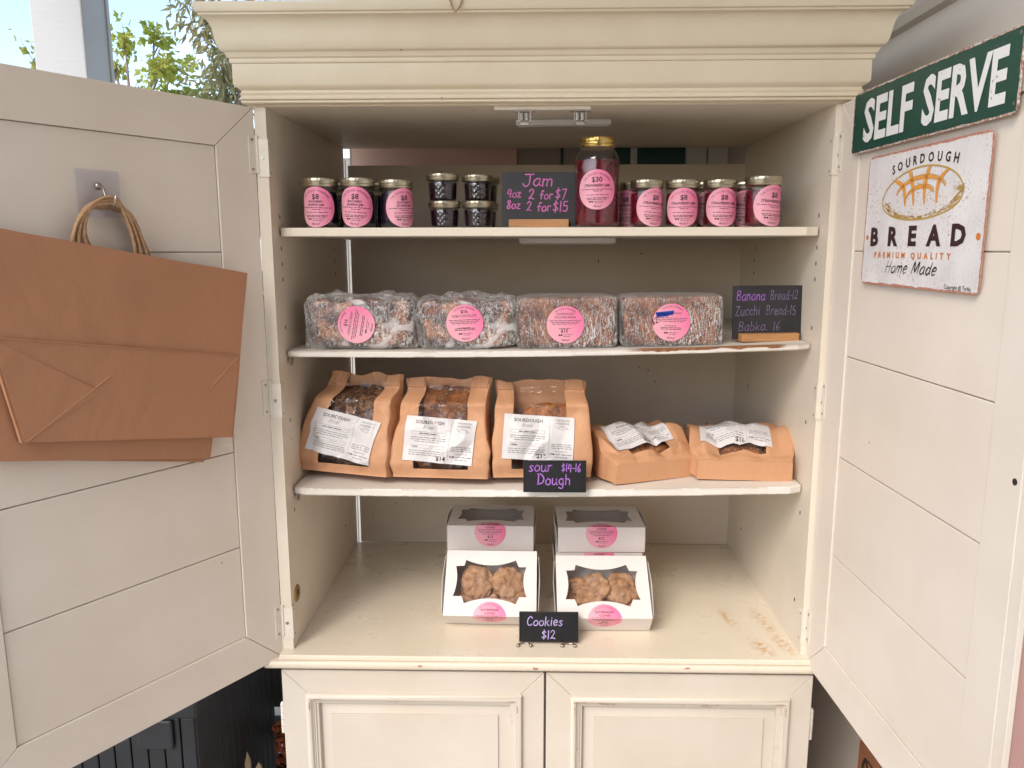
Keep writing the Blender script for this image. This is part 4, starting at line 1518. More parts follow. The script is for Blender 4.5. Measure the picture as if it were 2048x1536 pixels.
    ink(words(X - 0.02 * u, X + 0.02 * u, lh / 2 - 0.0413, 0.003, 3), 1)
    for i in range(3):
        ink(words(X - (0.038 - 0.008 * (i == 2)) * u, X + (0.038 - 0.012 * (i == 2)) * u, lh / 2 - 0.051 - 0.005 * i, 0.0026, 20 + i), 2)
    ink(frame2d(X - 0.037 * u, lh / 2 - 0.076, X + 0.037 * u, lh / 2 - 0.068, 0.0005), 2)
    ink(words(X - 0.034 * u, X - 0.02 * u, lh / 2 - 0.0735, 0.003, 5), 1)
    ink(ribbon([(X + 0.004, lh / 2 - 0.073), (X + 0.009, lh / 2 - 0.070), (X + 0.013, lh / 2 - 0.0735), (X + 0.018, lh / 2 - 0.070)], 0.0006), 2)
    for i in range(3):
        ink(words(X - 0.040 * u, X + 0.040 * u, lh / 2 - 0.083 - 0.005 * i, 0.0026, 30 + i), 2)
    ink(rect2d(0.0225 * u, -lh / 2 + 0.008, 0.0230 * u, lh / 2 - 0.006, 1, 10), 2)
    Y = 0.050 * u
    ink(shift(fit("THE DOUGH", 0.030 * u, 0.0045, 0.004), Y, lh / 2 - 0.011), 2)
    ink(shift(fit("WHISPERER", 0.030 * u, 0.0045, 0.004), Y, lh / 2 - 0.0185), 2)
    ring = [(Y + 0.0105 * math.cos(k * PI / 8), lh / 2 - 0.0265 + 0.0045 * math.sin(k * PI / 8)) for k in range(17)]
    ink(ribbon(ring, 0.0006, False), 2)
    ink(ribbon([(Y - 0.017, lh / 2 - 0.021), (Y - 0.009, lh / 2 - 0.0275), (Y + 0.002, lh / 2 - 0.0245), (Y + 0.015, lh / 2 - 0.031)], 0.0006), 2)
    for i in range(3):
        ink(words(Y - 0.022 * u, Y + 0.022 * u, lh / 2 - 0.067 - 0.0048 * i, 0.0026, 40 + i), 2)
    ink(shift(fit("FOLLOW US", 0.026 * u, 0.0036, 0.0), Y, -lh / 2 + 0.023), 2)
    ink(frame2d(0.0265 * u, -lh / 2 + 0.0155, 0.0305 * u, -lh / 2 + 0.0195, 0.0008), 1)
    ink(shift(disc2d(0.0022, 0.0022, 12, 2), 0.0340 * u, -lh / 2 + 0.0175), 1)
    ink(words(0.0375 * u, 0.073 * u, -lh / 2 + 0.0165, 0.003, 50), 2)
    ink(words(Y - 0.012, Y + 0.014, -lh / 2 + 0.010, 0.0026, 51), 2)
    if price:
        ink(shift(text2d(price, 0.0135, 0.02), 0.008 * u, -lh / 2 + 0.006), 1)
    d.build("label", [M['paperlabel'], M['ink'], M['softink']], t, smooth=False)
    # the loaf inside
    lx, lz, lw2, lh2, ld, yo = loaf
    lo = thing("sourdough_loaf", loaf_label, "bread", (x, y, z), (0, 0, rot), "loaves inside the window bags")
    def disp(p, n):
        k = nz(p.x + seed, p.y, p.z, 26) * 0.005 + nz(p.x, p.y, p.z + seed, 70) * 0.002
        k -= 0.007 * max(0, 1 - abs(p.x - 0.004) / 0.006) * (1 if loaf_label.find("scored") >= 0 else 0.3)
        return p + n.normalized() * k
    b = blob(lw2, ld, lh2, 2.9, 48, 34, disp)
    out = []
    for (px, py, pz) in b.v:
        tq = min(1, max(0, (lz + pz) / H))
        ym = lerp_tab(lean, tq) - lerp_tab(dtab, tq) / 2
        qq = max(-0.98, min(0.98, (px + lx) / (W_ / 2 * lerp_tab(wtab, tq))))
        fy = body(qq, tq, True).y + 0.005
        by_ = body(qq, tq, False).y - 0.004
        ly = py * min(1.0, lerp_tab(dtab, tq) * 0.86 / ld) + ym + yo
        v = Rm @ Vector((px + lx + bend * tq * tq, min(max(ly, fy), max(by_, fy + 0.001)), lz + pz))
        out.append((v.x, v.y, v.z - zmin))
    b.v = out
    lob = b.build("crust", crustmat, lo, smooth=True)
    return t

up_w = [(0, 1.0), (0.25, 1.03), (0.6, 0.93), (0.85, 0.86), (1, 0.84)]
up_d = [(0, 0.078), (0.15, 0.090), (0.45, 0.090), (0.7, 0.068), (0.90, 0.016), (1.0, 0.0015)]
up_l = [(0, 0.0), (0.5, 0.0), (0.8, -0.022), (1.0, -0.035)]
bread_bag("brown window bread bag leaning beside the left cabinet side", "dark seeded loaf in the bag nearest the left cabinet side",
          -0.428, 0.160, R(-17), 0.224, 0.220, up_d, [(0, 1.0), (0.25, 1.0), (0.6, 0.90), (0.85, 0.82), (1, 0.80)], up_l, R(-13), (0.05, 0.56, 0.09, 1.0),
          (-0.002, 0.083, 0.164, 0.096, R(-9)), M['crustseed'], (0.008, 0.012, 0.165, 0.188, 0.092, 0.0), 2.2, price=None, bend=0.022)
bread_bag("upright brown window bread bag with white $14 label, second from the left", "dark scored floury loaf standing in the $14 upright bag",
          -0.2245, 0.138, R(-4), 0.221, 0.212, up_d, [(0, 1.0), (0.2, 1.02), (0.6, 0.90), (0.85, 0.84), (1, 0.88)], up_l, R(-12), (0.02, 0.58, 0.09, 1.0),
          (-0.002, 0.082, 0.152, 0.097, R(-4)), M['crustdark'], (0.003, 0.012, 0.168, 0.190, 0.092, 0.0), 6.6, price="$14", bend=0.008)
bread_bag("upright brown window bread bag behind the sour Dough plate", "golden loaf set low in the bag behind the sour Dough plate",
          -0.010, 0.145, R(2), 0.214, 0.214, up_d, [(0, 1.0), (0.25, 1.0), (0.6, 0.94), (0.85, 0.90), (1, 0.92)], up_l, R(-12), (-0.05, 0.58, 0.09, 1.0),
          (-0.008, 0.086, 0.152, 0.097, R(-4)), M['crustgold'], (0.022, 0.010, 0.155, 0.152, 0.085, 0.0), 11.5, price="$14")
ly_d = [(0, 0.044), (0.06, 0.048), (0.42, 0.084), (0.68, 0.070), (0.92, 0.022), (1.0, 0.004)]
ly_w = [(0, 0.92), (0.2, 1.03), (0.6, 0.98), (0.85, 0.98), (1, 1.10)]
bread_bag("brown window bread bag lying down with white $14 label, beside the sour Dough plate", "golden loaf in the lying bag beside the sour Dough plate",
          0.243, 0.092, R(20), 0.262, 0.212, ly_d, ly_w, [(0, 0.0), (1, 0.0)], R(-83), (0.0, 0.46, 0.12, 1.0),
          (-0.008, 0.098, 0.150, 0.098, R(6)), M['crustgold'], (0.0, 0.03, 0.150, 0.180, 0.070, 0.0), 15.2, topfold=False, price="$14")
bread_bag("brown window bread bag lying down with white $16 label, by the right cabinet side", "brown loaf in the lying $16 bag by the right cabinet side",
          0.434, 0.082, R(-5), 0.262, 0.220, ly_d, ly_w, [(0, 0.0), (1, 0.0)], R(-84), (0.0, 0.46, 0.12, 1.0),
          (-0.010, 0.098, 0.155, 0.098, R(-3)), M['crustdark'], (0.0, 0.03, 0.150, 0.180, 0.068, 0.0), 19.8, topfold=False, price="$16")

# ------------------------------------------------------------------ cookie boxes
BW, BD, BH = 0.212, 0.155, 0.064
def arcp(a, b_, m_, n=8):
    """points from a to b through the mid point m (quadratic)"""
    c = (2 * m_[0] - (a[0] + b_[0]) / 2, 2 * m_[1] - (a[1] + b_[1]) / 2)
    return [((1 - t) ** 2 * a[0] + 2 * t * (1 - t) * c[0] + t * t * b_[0], (1 - t) ** 2 * a[1] + 2 * t * (1 - t) * c[1] + t * t * b_[1]) for t in [i / n for i in range(n)]]
def zp(x, y):
    return ((x - 585) / 760 * BW, (1 - (y - 500) / 585) * BD)
_h = []
_h += arcp(zp(370, 588), zp(790, 588), zp(580, 636))
_h += [zp(790, 588), zp(815, 648)]
_h += arcp(zp(880, 648), zp(884, 915), zp(855, 780))
_h += [zp(884, 915), zp(822, 915)]
_h += arcp(zp(795, 978), zp(370, 976), zp(580, 930))
_h += [zp(370, 976), zp(350, 914)]
_h += arcp(zp(276, 914), zp(288, 646), zp(302, 780))
_h += [zp(288, 646), zp(358, 642)]
HOLE = [p for i, p in enumerate(_h) if i == 0 or math.hypot(p[0] - _h[i - 1][0], p[1] - _h[i - 1][1]) > 1e-5]

def lid_with_hole():
    bm = bmesh.new()
    outer = [(-BW / 2, 0), (BW / 2, 0), (BW / 2, BD), (-BW / 2, BD)]
    es = []
    for loop in (outer, HOLE):
        vs_ = [bm.verts.new((x, y, 0)) for x, y in loop]
        es += [bm.edges.new((vs_[i], vs_[(i + 1) % len(vs_)])) for i in range(len(vs_))]
    bmesh.ops.triangle_fill(bm, use_beauty=True, use_dissolve=False, edges=es)
    # drop triangles inside the hole
    def inside(p):
        c = False
        n = len(HOLE)
        for i in range(n):
            (x1, y1), (x2, y2) = HOLE[i], HOLE[i - 1]
            if (y1 > p[1]) != (y2 > p[1]) and p[0] < (x2 - x1) * (p[1] - y1) / (y2 - y1) + x1:
                c = not c
        return c
    bmesh.ops.delete(bm, geom=[f for f in bm.faces if inside(f.calc_center_median())], context='FACES_ONLY')
    bm.verts.ensure_lookup_table()
    bm.verts.index_update()
    v = [tuple(x.co) for x in bm.verts]
    f = [tuple(x.index for x in q.verts) for q in bm.faces]
    bm.free()
    return v, f
LID = lid_with_hole()

def cookie_box(x, y, z, rz, tilt, label, kind, cookies, group="white cookie boxes", sticker=True):
    """local frame: front edge of the lid at y=0, z=BH; box goes back in y; tilt lifts the back about the bottom front edge"""
    t = thing("cookie_box", label, "box", (x, y, z), (tilt, 0, rz), group)
    b = MB()
    h = BW / 2
    tk = 0.0008
    b.box(-h, h, 0, BD, 0, tk)
    b.box(-h, h, 0, tk, tk, BH - tk)
    b.box(-h, h, BD - tk, BD, tk, BH - tk)
    # side walls and the tucked flaps that stand a little proud
    for s in (-1, 1):
        xs = sorted((s * h, s * (h - tk)))
        b.box(xs[0], xs[1], tk, BD - tk, tk, BH - tk)
        fl = [(s * (h + 0.001), 0.004, 0.006), (s * (h + 0.001), BD - 0.006, 0.006), (s * (h + 0.004), BD - 0.012, BH - 0.004), (s * (h + 0.007), BD * 0.55, BH - 0.001), (s * (h + 0.004), 0.012, BH - 0.004)]
        b.add(fl + [(px + s * 0.0006, py, pz) for px, py, pz in fl], [(0, 1, 2, 3, 4), (9, 8, 7, 6, 5), (0, 5, 6, 1), (1, 6, 7, 2), (2, 7, 8, 3), (3, 8, 9, 4), (4, 9, 5, 0)])
    v, f = LID
    b.add([(px, py, BH) for px, py, _ in v], f)
    b.add([(px, py, BH - tk) for px, py, _ in v], [q[::-1] for q in f])
    b.build("carton", M['carton'], t)
    b = MB()
    b.box(-h + 0.02, h - 0.02, 0.015, BD - 0.012, BH - 0.0018, BH - 0.0014)
    b.build("film_window", M['film'], t)
    if sticker:
        d = Decal(0.0385)
        cy = 0.009 if kind == 'low' else -0.003
        def fmap(px, py, lift):
            q = py + cy                      # distance up the front from the lid edge: >0 on the lid
            q2 = q - 0.014
            if q2 >= 0:
                return (px, q2, BH + 0.0006 + lift)
            return (px, -0.0006 - lift, BH + 0.0006 + q2)
        d.put(disc2d(1, 1, 40, 16), fmap, 0, 0)
        def ink(vf, m=1):
            d.put(vf, fmap, m, 0.0004)
        dy = 0.0
        ink(arc_text("THE DOUGH WHISPERER", 0.80, 0, 0, 0.11, R(95)), 2)
        ink(shift(fit("BUTTERFINGER", 1.05, 0.13, 0.008), 0, 0.44), 1)
        ink(shift(fit("COOKIES", 0.64, 0.13, 0.008), 0, 0.24), 1)
        for i in range(3):
            ink(words(-0.8 + 0.05 * i, 0.8 - 0.05 * i, 0.14 - 0.09 * i, 0.05, 60 + i), 2)
        ink(words(-0.5, 0.5, -0.15, 0.05, 66), 1)
        ink(shift(text2d("$12", 0.24, 0.015), 0, -0.40), 1)
        ink(rect2d(-0.36, -0.58, -0.27, -0.50), 1)
        ink(rect2d(-0.25, -0.58, -0.16, -0.50), 1)
        ink(words(-0.1, 0.4, -0.54, 0.045, 67), 2)
        ink(words(-0.1, 0.3, -0.63, 0.045, 68), 2)
        ink(ribbon([(-.2, -.80), (-.14, -.86), (-.1, -.78), (-.04, -.88), (.06, -.8), (.12, -.88), (.22, -.78)], 0.03), 2)
        d.build("label", [M['pink'], M['ink'], M['greyink']], t)
    Mw = Matrix.Translation((x, y, z)) @ Matrix.Rotation(rz, 4, 'Z') @ Matrix.Rotation(tilt, 4, 'X')
    for i, (cx, cy, cz, rx, ry, rzz, sc_, lb) in enumerate(cookies):
        sd_ = cx * 50 + cy * 31 + x * 17
        def dp(p, n):
            k = abs(nz(p.x + sd_, p.y, p.z, 40)) * 0.010 - 0.003 + abs(nz(p.x, p.y + sd_, p.z, 85)) * 0.005 + nz(p.x, p.y, p.z + sd_, 170) * 0.0014
            return p + n.normalized() * k
        cb_ = blob(0.072 * sc_, 0.072 * sc_, 0.022, 2.3, 64, 36, dp)
        rot = Matrix.Rotation(rx, 4, 'X') @ Matrix.Rotation(ry, 4, 'Y') @ Matrix.Rotation(rzz, 4, 'Z')
        co = cb_.build("cookie", M['cookie'], None, smooth=True)
        co.matrix_world = Mw @ Matrix.Translation((cx, cy, cz)) @ rot
        tag(co, lb, "cookie", "cookies in the leaning boxes")

SX = -0.124
for k, z in enumerate((0.0, 0.0652)):
    pass
# stacks at the back
cookie_box(-0.132, 0.252, 0.0005, R(1), 0, "white cookie box at the bottom of the left back stack", 'up', [], sticker=False)
cookie_box(-0.131, 0.251, 0.0655, R(1), 0, "white cookie box in the middle of the left back stack", 'up', [], sticker=False)
cookie_box(-0.131, 0.250, 0.1310, R(-1), 0, "white cookie box with $12 front label on top of the left back stack", 'up', [])
cookie_box(0.141, 0.252, 0.0005, R(0), 0, "white cookie box at the bottom of the right back stack", 'up', [], sticker=False)
cookie_box(0.136, 0.246, 0.0655, R(0), 0, "white cookie box in the middle of the right back stack, below the top one", 'up', [])
cookie_box(0.141, 0.244, 0.1310, R(1), 0, "white cookie box with $12 front label on top of the right back stack", 'up', [])
cL = [(-0.033, 0.088, 0.026, R(8), 0, 0, 1.08, "round tan cookie, upper left in the left leaning box"), (0.037, 0.089, 0.026, R(6), R(4), 1, 1.04, "round tan cookie, upper right in the left leaning box"),
      (-0.050, 0.043, 0.010, R(5), 0, 2, 0.98, "tan cookie low in the left corner of the left leaning box"), (-0.004, 0.041, 0.006, R(12), 0, 2.5, 0.85, "tan cookie low in the middle of the left leaning box"), (0.055, 0.043, 0.012, R(5), 0, 3, 1.0, "tan cookie low in the right corner of the left leaning box")]
cR = [(-0.058, 0.084, 0.006, R(5), R(-14), 0, 1.08, "shaded brown cookie at the left edge of the right leaning box"), (-0.012, 0.087, 0.022, R(4), R(-32), 1, 1.02, "tilted tan cookie in the middle of the right leaning box"),
      (0.045, 0.086, 0.024, R(5), R(4), 2, 1.10, "large round tan cookie at the right of the right leaning box"), (-0.006, 0.046, 0.006, R(8), 0, 3, 0.85, "tan cookie low in the middle of the right leaning box"), (0.052, 0.044, 0.008, R(8), 0, 4, 0.85, "tan cookie low in the right corner of the right leaning box")]
cookie_box(-0.124, 0.122, 0.0008, R(-1), R(48), "steeply leaning window cookie box showing five cookies, left of the Cookies plate", 'low', cL)
cookie_box(0.134, 0.098, 0.0008, R(0.5), R(40), "leaning window cookie box showing tilted cookies, right of the Cookies plate", 'low', cR)

# ------------------------------------------------------------------ paper shopping bags on the left door
ML = Matrix.Translation((ORL[0], ORL[1], 0)) @ Matrix.Rotation(math.atan2(dirL[1], dirL[0]), 4, 'Z')
HX, HZ = 0.318, 0.945
hk = thing("adhesive_hook", "clear square adhesive hook stuck on the left door", "hook")
hk.matrix_world = ML @ Matrix.Translation((HX, 0.0006, HZ))
b = MB()
b.box(-0.036, 0.036, 0.0, 0.001, -0.030, 0.046)
b.build("plate", M['hookclear'], hk)
b = MB()
b.tube([(0, 0.001, 0.022), (0, 0.014, 0.016), (0, 0.020, 0.004), (0, 0.021, -0.010), (0, 0.028, -0.017), (0, 0.040, -0.015), (0, 0.048, -0.005), (0, 0.050, 0.004)], 0.0016, 8)
b.lathe([(0, 0), (0.006, 0), (0.0055, 0.002), (0.003, 0.004), (0, 0.004)], 20)
b.v = [(x, y, z) for x, y, z in b.v]
nlast = 5 * 20
b.v[-nlast:] = [(x, 0.001 + z, y + 0.020) for x, y, z in b.v[-nlast:]]
b.build("hook_wire", M['steel'], hk, smooth=True)

def shopping_bag(yo, thick, hang, tilt, label, wd, hg, front, nh, seed, flare=0.045):
    flare = 0.115 if front else 0.045
    """flat paper bag; local x along the door, hanging from the hook; corner frame tilted"""
    t = thing("paper_shopping_bag", label, "shopping bag", (0, 0, 0), (0, 0, 0), "brown shopping bags on the left door")
    t.matrix_world = ML @ Matrix.Translation((HX, yo, HZ)) @ Matrix.Rotation(tilt, 4, 'Y')
    bxr, bzr = hang          # right bottom corner relative to the hook
    x0 = bxr * math.cos(tilt) - bzr * math.sin(tilt)
    z1 = bxr * math.sin(tilt) + bzr * math.cos(tilt) + hg
    b = MB()
    nx, nzv = 16, 12
    def P(u, v, side):
        wob = 0.003 * nz(u * 3 + seed, v * 3, side, 1.2)
        y = (thick if side else 0) + wob
        zt = 0.0025 * nz(u * 5, seed, 0, 1.0) if v > 0.99 else 0
        return (x0 + (wd + flare * v) * u, y, z1 - hg * (1 - v) + zt)
    for side in (0, 1):
        for j in range(nzv + 1):
            for i in range(nx + 1):
                b.v.append(P(i / nx, j / nzv, side))
    s = (nx + 1) * (nzv + 1)
    for j in range(nzv):
        for i in range(nx):
            a = j * (nx + 1) + i
            b.f += [(a, a + 1, a + nx + 2, a + nx + 1), (s + a, s + a + nx + 1, s + a + nx + 2, s + a + 1)]
    for i in range(nx):
        b.f.append((i, s + i, s + i + 1, i + 1))
    for j in range(nzv):
        a = j * (nx + 1)
        b.f += [(a, a + nx + 1, s + a + nx + 1, s + a), (a + nx, s + a + nx, s + a + 2 * nx + 1, a + 2 * nx + 1)]
    b.m = [0] * len(b.f)
    b.build("paper_body", M['kraftshop'], t, smooth=False, bevel=0)
    if front:
        fy = thick + 0.0022
        fh = 0.158
        zb = z1 - hg
        b = MB()
        xr, xl = x0 + 0.004, x0 + wd - 0.003
        # folded-up bottom with its two triangular tucks
        def sheet(poly, y, th_=0.0009):
            b.prism(poly, 'y', y, y + th_)
        xt = xl + flare * fh / hg
        sheet([(xr, zb + 0.001), (xl, zb + 0.001), (xt, zb + fh), (xr, zb + fh)], fy)
        m_ = fh / 2
        sheet([(xr, zb + fh - 0.002), (xr + 0.002, zb + 0.002), (xr + 0.058, zb + m_ + 0.012)], fy + 0.0011, 0.0007)
        sheet([(xt, zb + fh - 0.002), (xl - 0.110, zb + m_ + 0.004), (xl - 0.090, zb + m_ - 0.012), (xl - 0.002, zb + 0.002)], fy + 0.0011, 0.0007)
        for (p0, p1) in (((xr + 0.001, zb + fh - 0.001), (xr + 0.060, zb + m_ + 0.012)), ((xr + 0.060, zb + m_ + 0.012), (xr + 0.074, zb + m_ + 0.026)), ((xt - 0.001, zb + fh - 0.002), (xl - 0.102, zb + m_ + 0.010)), ((xl - 0.003, zb + 0.002), (xl - 0.125, zb + m_ + 0.030)), ((xr, zb + fh), (xt, zb + fh))):
            b.tube([(p0[0], fy + 0.0012, p0[1]), (p1[0], fy + 0.0012, p1[1])], 0.0012, 6)
        b.build("folded_base", M['kraftshop'], t)
    for k in range(nh):
        o_ = (k - (nh - 1) / 2) * 1.9 + (seed - 2) * 1.6
        b = MB()
        yb = thick * 0.35
        # loop in hook axes: foot, arch over the hook, foot (door x grows to the picture's left)
        arch = [(-0.066 + 0.006 * o_, yb, -0.130), (-0.060 + 0.006 * o_, yb + 0.001, -0.100), (-0.050 + 0.004 * o_, yb + 0.003, -0.065), (-0.036 + 0.003 * o_, yb + 0.004, -0.030), (-0.014, yb + 0.003, -0.0105 + 0.0024 * o_), (0.008, yb + 0.003, -0.0090 + 0.0024 * o_), (0.030 + 0.001 * o_, yb + 0.003, -0.016), (0.043 + 0.003 * o_, yb + 0.003, -0.040), (0.046 + 0.005 * o_, yb + 0.002, -0.066), (0.038 + 0.008 * o_, yb, -0.092), (0.026 + 0.010 * o_, yb, -0.125)]
        pts = []
        q = [Vector(p) for p in arch]
        q = [q[0]] + q + [q[-1]]
        for i in range(1, len(q) - 2):
            for m2 in range(5):
                tt = m2 / 5
                pts.append(0.5 * (2 * q[i] + (q[i + 1] - q[i - 1]) * tt + (2 * q[i - 1] - 5 * q[i] + 4 * q[i + 1] - q[i + 2]) * tt * tt + (3 * q[i] - q[i - 1] - 3 * q[i + 1] + q[i + 2]) * tt ** 3))
        ct, st = math.cos(-tilt), math.sin(-tilt)
        pts = [Vector((p.x * ct + p.z * st, p.y, -p.x * st + p.z * ct)) for p in pts]
        b.tube(pts, 0.0031, 7)
        b.build("twisted_handle", M['cord'], t, smooth=True)

TL = R(-10.0)
shopping_bag(0.006, 0.005, (-0.150, -0.482), R(-13.5), "brown shopping bag at the back of the hook, lowest bottom edge showing", 0.40, 0.325, False, 2, 1.0)
shopping_bag(0.014, 0.006, (-0.160, -0.476), R(-12), "brown shopping bag in the middle of the bags on the hook", 0.40, 0.325, False, 3, 2.0)
shopping_bag(0.024, 0.008, (-0.203, -0.441), TL, "front brown shopping bag with folded base hanging on the left door", 0.380, 0.318, True, 3, 3.0)

# ------------------------------------------------------------------ metal signs on the right door
MR = Matrix.Translation((ORR[0], ORR[1], 0)) @ Matrix.Rotation(math.atan2(dirR[1], dirR[0]), 4, 'Z')
def rrect(w_, h_, r, n=6):
    p = []
    for (cx, cy, a0) in ((w_ / 2 - r, h_ / 2 - r, 0), (-w_ / 2 + r, h_ / 2 - r, 90), (-w_ / 2 + r, -h_ / 2 + r, 180), (w_ / 2 - r, -h_ / 2 + r, 270)):
        for k in range(n + 1):
            a = R(a0 + 90 * k / n)
            p.append((cx + r * math.cos(a), cy + r * math.sin(a)))
    return p

def sign_face(name, base, w_, h_, edgecol, edge_w, patches, rust=(0.30, 0.12, 0.07), speck=0.5):
    """enamelled sign: paint with worn, rusty border and specks, from the plate's own coordinates"""
    m, nt, b = newmat(name)
    t = N(nt, "ShaderNodeTexCoord")
    sp = N(nt, "ShaderNodeSeparateXYZ")
    L(nt, t.outputs["Object"], sp.inputs[0])
    ax = math_(nt, 'SUBTRACT', w_ / 2, math_(nt, 'ABSOLUTE', sp.outputs["X"]))
    az_ = math_(nt, 'SUBTRACT', h_ / 2, math_(nt, 'ABSOLUTE', sp.outputs["Z"]))
    d = math_(nt, 'MINIMUM', ax, az_)
    n1 = noisenode(nt, 45, 5, 0.7)
    n2 = noisenode(nt, 230, 4, 0.7)
    dd = math_(nt, 'ADD', d, math_(nt, 'MULTIPLY', math_(nt, 'SUBTRACT', n1, 0.5), edge_w * 2.2))
    k = ramp(nt, math_(nt, 'MULTIPLY', dd, 1 / (edge_w * 2)), [(0.45, 1.0), (0.55, 0.0)])
    c = ramp(nt, noisenode(nt, 14, 4), [(0.3, tuple(x * 0.88 for x in base)), (0.7, tuple(min(1, x * 1.08) for x in base))])
    s = math_(nt, 'MULTIPLY', ramp(nt, n2, [(0.56, 0.0), (0.64, 1.0)]), ramp(nt, noisenode(nt, 18, 3), [(0.40, 0.0), (0.60, speck)]))
    c = mix(nt, s, c, patches)
    ec = ramp(nt, n2, [(0.42, rust), (0.58, edgecol)])
    c = mix(nt, k, c, ec)
    L(nt, c, b.inputs["Base Color"])
    b.inputs["Roughness"].default_value = 0.45
    bump(nt, b, n1, 0.1)
    return m

def wornink(name, col, under, amt=0.62):
    m, nt, b = newmat(name)
    n2 = noisenode(nt, 110, 5, 0.7)
    n1 = noisenode(nt, 30, 3)
    k = math_(nt, 'MULTIPLY', ramp(nt, n2, [(amt, 0.0), (amt + 0.05, 1.0)]), ramp(nt, n1, [(0.45, 0.1), (0.6, 1.0)]))
    L(nt, mix(nt, k, col, under), b.inputs["Base Color"])
    b.inputs["Roughness"].default_value = 0.5
    return m

def door_plate(name, uc, zc, w_, h_, r, th_, mat, label, off, tilt=0.0, mat_side=None):
    t = thing(name, label, "sign")
    # sign frame: x to the reader's right (towards the free edge), y into the door, z up
    t.matrix_world = MR @ Matrix.Translation((uc, -off, zc)) @ Matrix.Rotation(tilt, 4, 'Y')
    b = MB()
    b.prism(rrect(w_, h_, r), 'y', -th_, 0.0)
    b.build("plate", mat, t, bevel=0.0006)
    return t

ssw, ssh = 0.474, 0.107
ss = door_plate("self_serve_sign", 0.307, 1.0825, ssw, ssh, 0.012, 0.0022,
                sign_face("green_enamel", (0.008, 0.058, 0.040), ssw, ssh, (0.60, 0.55, 0.51), 0.0030, (0.10, 0.13, 0.12), speck=0.5),
                "long green metal SELF SERVE sign with rusty white border", 0.0045, R(0.4))
def fm(x, y, lift):
    return (x, -0.0022 - lift, y)
d = Decal()
inkw = wornink("worn_white_letters", (0.74, 0.74, 0.73), (0.28, 0.16, 0.12))
d.put(shift(fit("SELF", 0.168, 0.070, 0.030), -0.108, -0.034), fm, 0, 0.0006)
d.put(shift(fit("SERVE", 0.205, 0.070, 0.030), 0.108, -0.034), fm, 0, 0.0006)
d.build("lettering", inkw, ss)
d = Decal()
d.put(join([shift(disc2d(0.0025, 0.0025, 10, 1), px, pz) for px, pz in ((-0.228, 0.0), (0.229, -0.04), (0.229, 0.044), (-0.228, -0.044))]), fm, 0, 0.0004)
d.build("nail_hole", M['screw'], ss)

bsw, bsh = 0.356, 0.218
bs = door_plate("bread_sign", 0.321, 0.9085, bsw, bsh, 0.014, 0.0012,
                sign_face("white_enamel", (0.72, 0.70, 0.70), bsw, bsh, (0.50, 0.26, 0.20), 0.0036, (0.36, 0.24, 0.20), rust=(0.40, 0.15, 0.10), speck=0.85),
                "square white metal sourdough BREAD sign with a drawn loaf", 0.0035, R(0.3))
def fm2(x, y, lift):
    return (x, -0.0012 - lift, y)
d = Decal()
def u_(px, py):     # positions measured on the sign: 0..1 from its left, 0..1 from its top
    return (px - 0.5) * bsw, (0.5 - py) * bsh
cx_, cy_ = u_(0.503, 0.345)
d.put(shift(arc_text("SOURDOUGH", 0.45, 0, 0, 0.0195, 0.44, 0.026), u_(0.515, 0)[0], u_(0, 0.120)[1] - 0.45), fm2, 0, 0.0006)
x, y = u_(0.47, 0.69)
d.put(shift(join([shift(text2d(ch, 0.041, 0.048, 1.22), (i - 2) * 0.0635, 0) for i, ch in enumerate("BREAD")]), x, y), fm2, 0, 0.0006)
x, y = u_(0.459, 0.785)
pq = "PREMIUM QUALITY"
xs_ = []
c_ = 0
for ch in pq:
    wch = 0.5 if ch == ' ' else max(0.30, width(ch, 0.02)) + 0.22
    xs_.append(c_ + wch / 2)
    c_ += wch
d.put(shift(join([shift(text2d(ch, 0.0130, 0.036, 1.2), (q - c_ / 2) * 0.243 / c_, 0) for ch, q in zip(pq, xs_) if ch != ' ']), x, y), fm2, 1, 0.0006)
x, y = u_(0.245, 0.895)
d.put(hand("Home Made", x, y, 0.0190, 0.0038, 0.35, 0.02, 1.30, 31, True), fm2, 2, 0.0006)
x, y = u_(0.855, 0.978)
d.put(shift(fit("Copyright @ Tarika", 0.066, 0.0062, 0.004), x, y), fm2, 2, 0.0006)
d.put(shift(disc2d(0.0055, 0.0050, 16, 2), *u_(0.962, 0.638)), fm2, 1, 0.0006)
d.put(shift(disc2d(0.0045, 0.0045, 16, 2), *u_(0.042, 0.63)), fm2, 1, 0.0006)
# the drawn loaf
rx_, ry_ = 0.118, 0.039
def lf(a, k=1.0):
    return (cx_ + rx_ * k * math.cos(a) , cy_ + (ry_ * 0.82 * k if math.sin(a) < 0 else ry_ * 1.22 * k) * math.sin(a) + 0.002 * math.cos(a) - 0.004)
d.put(join([ribbon([lf(2 * PI * k / 48) for k in range(49)], 0.0024, False)]), fm2, 3, 0.0006)
rg = random.Random(5)
hs = []
for k in range(230):
    a = R(rg.uniform(178, 372))
    q = rg.uniform(0.82, 0.97)
    p0 = lf(a, q)
    l = rg.uniform(0.004, 0.012)
    hs.append(ribbon([p0, (p0[0] + l * 0.9, p0[1] + l * (0.1 + 0.35 * math.cos(a)))], 0.0008, False))
for k in range(70):
    a = rg.uniform(0, 2 * PI)
    q = rg.uniform(0.1, 0.8)
    p0 = lf(a, q)
    hs.append(ribbon([p0, (p0[0] + rg.uniform(0.003, 0.007), p0[1] + rg.uniform(-0.001, 0.001))], 0.0006, False))
d.put(join(hs), fm2, 3, 0.0006)
cuts = []
fine = []
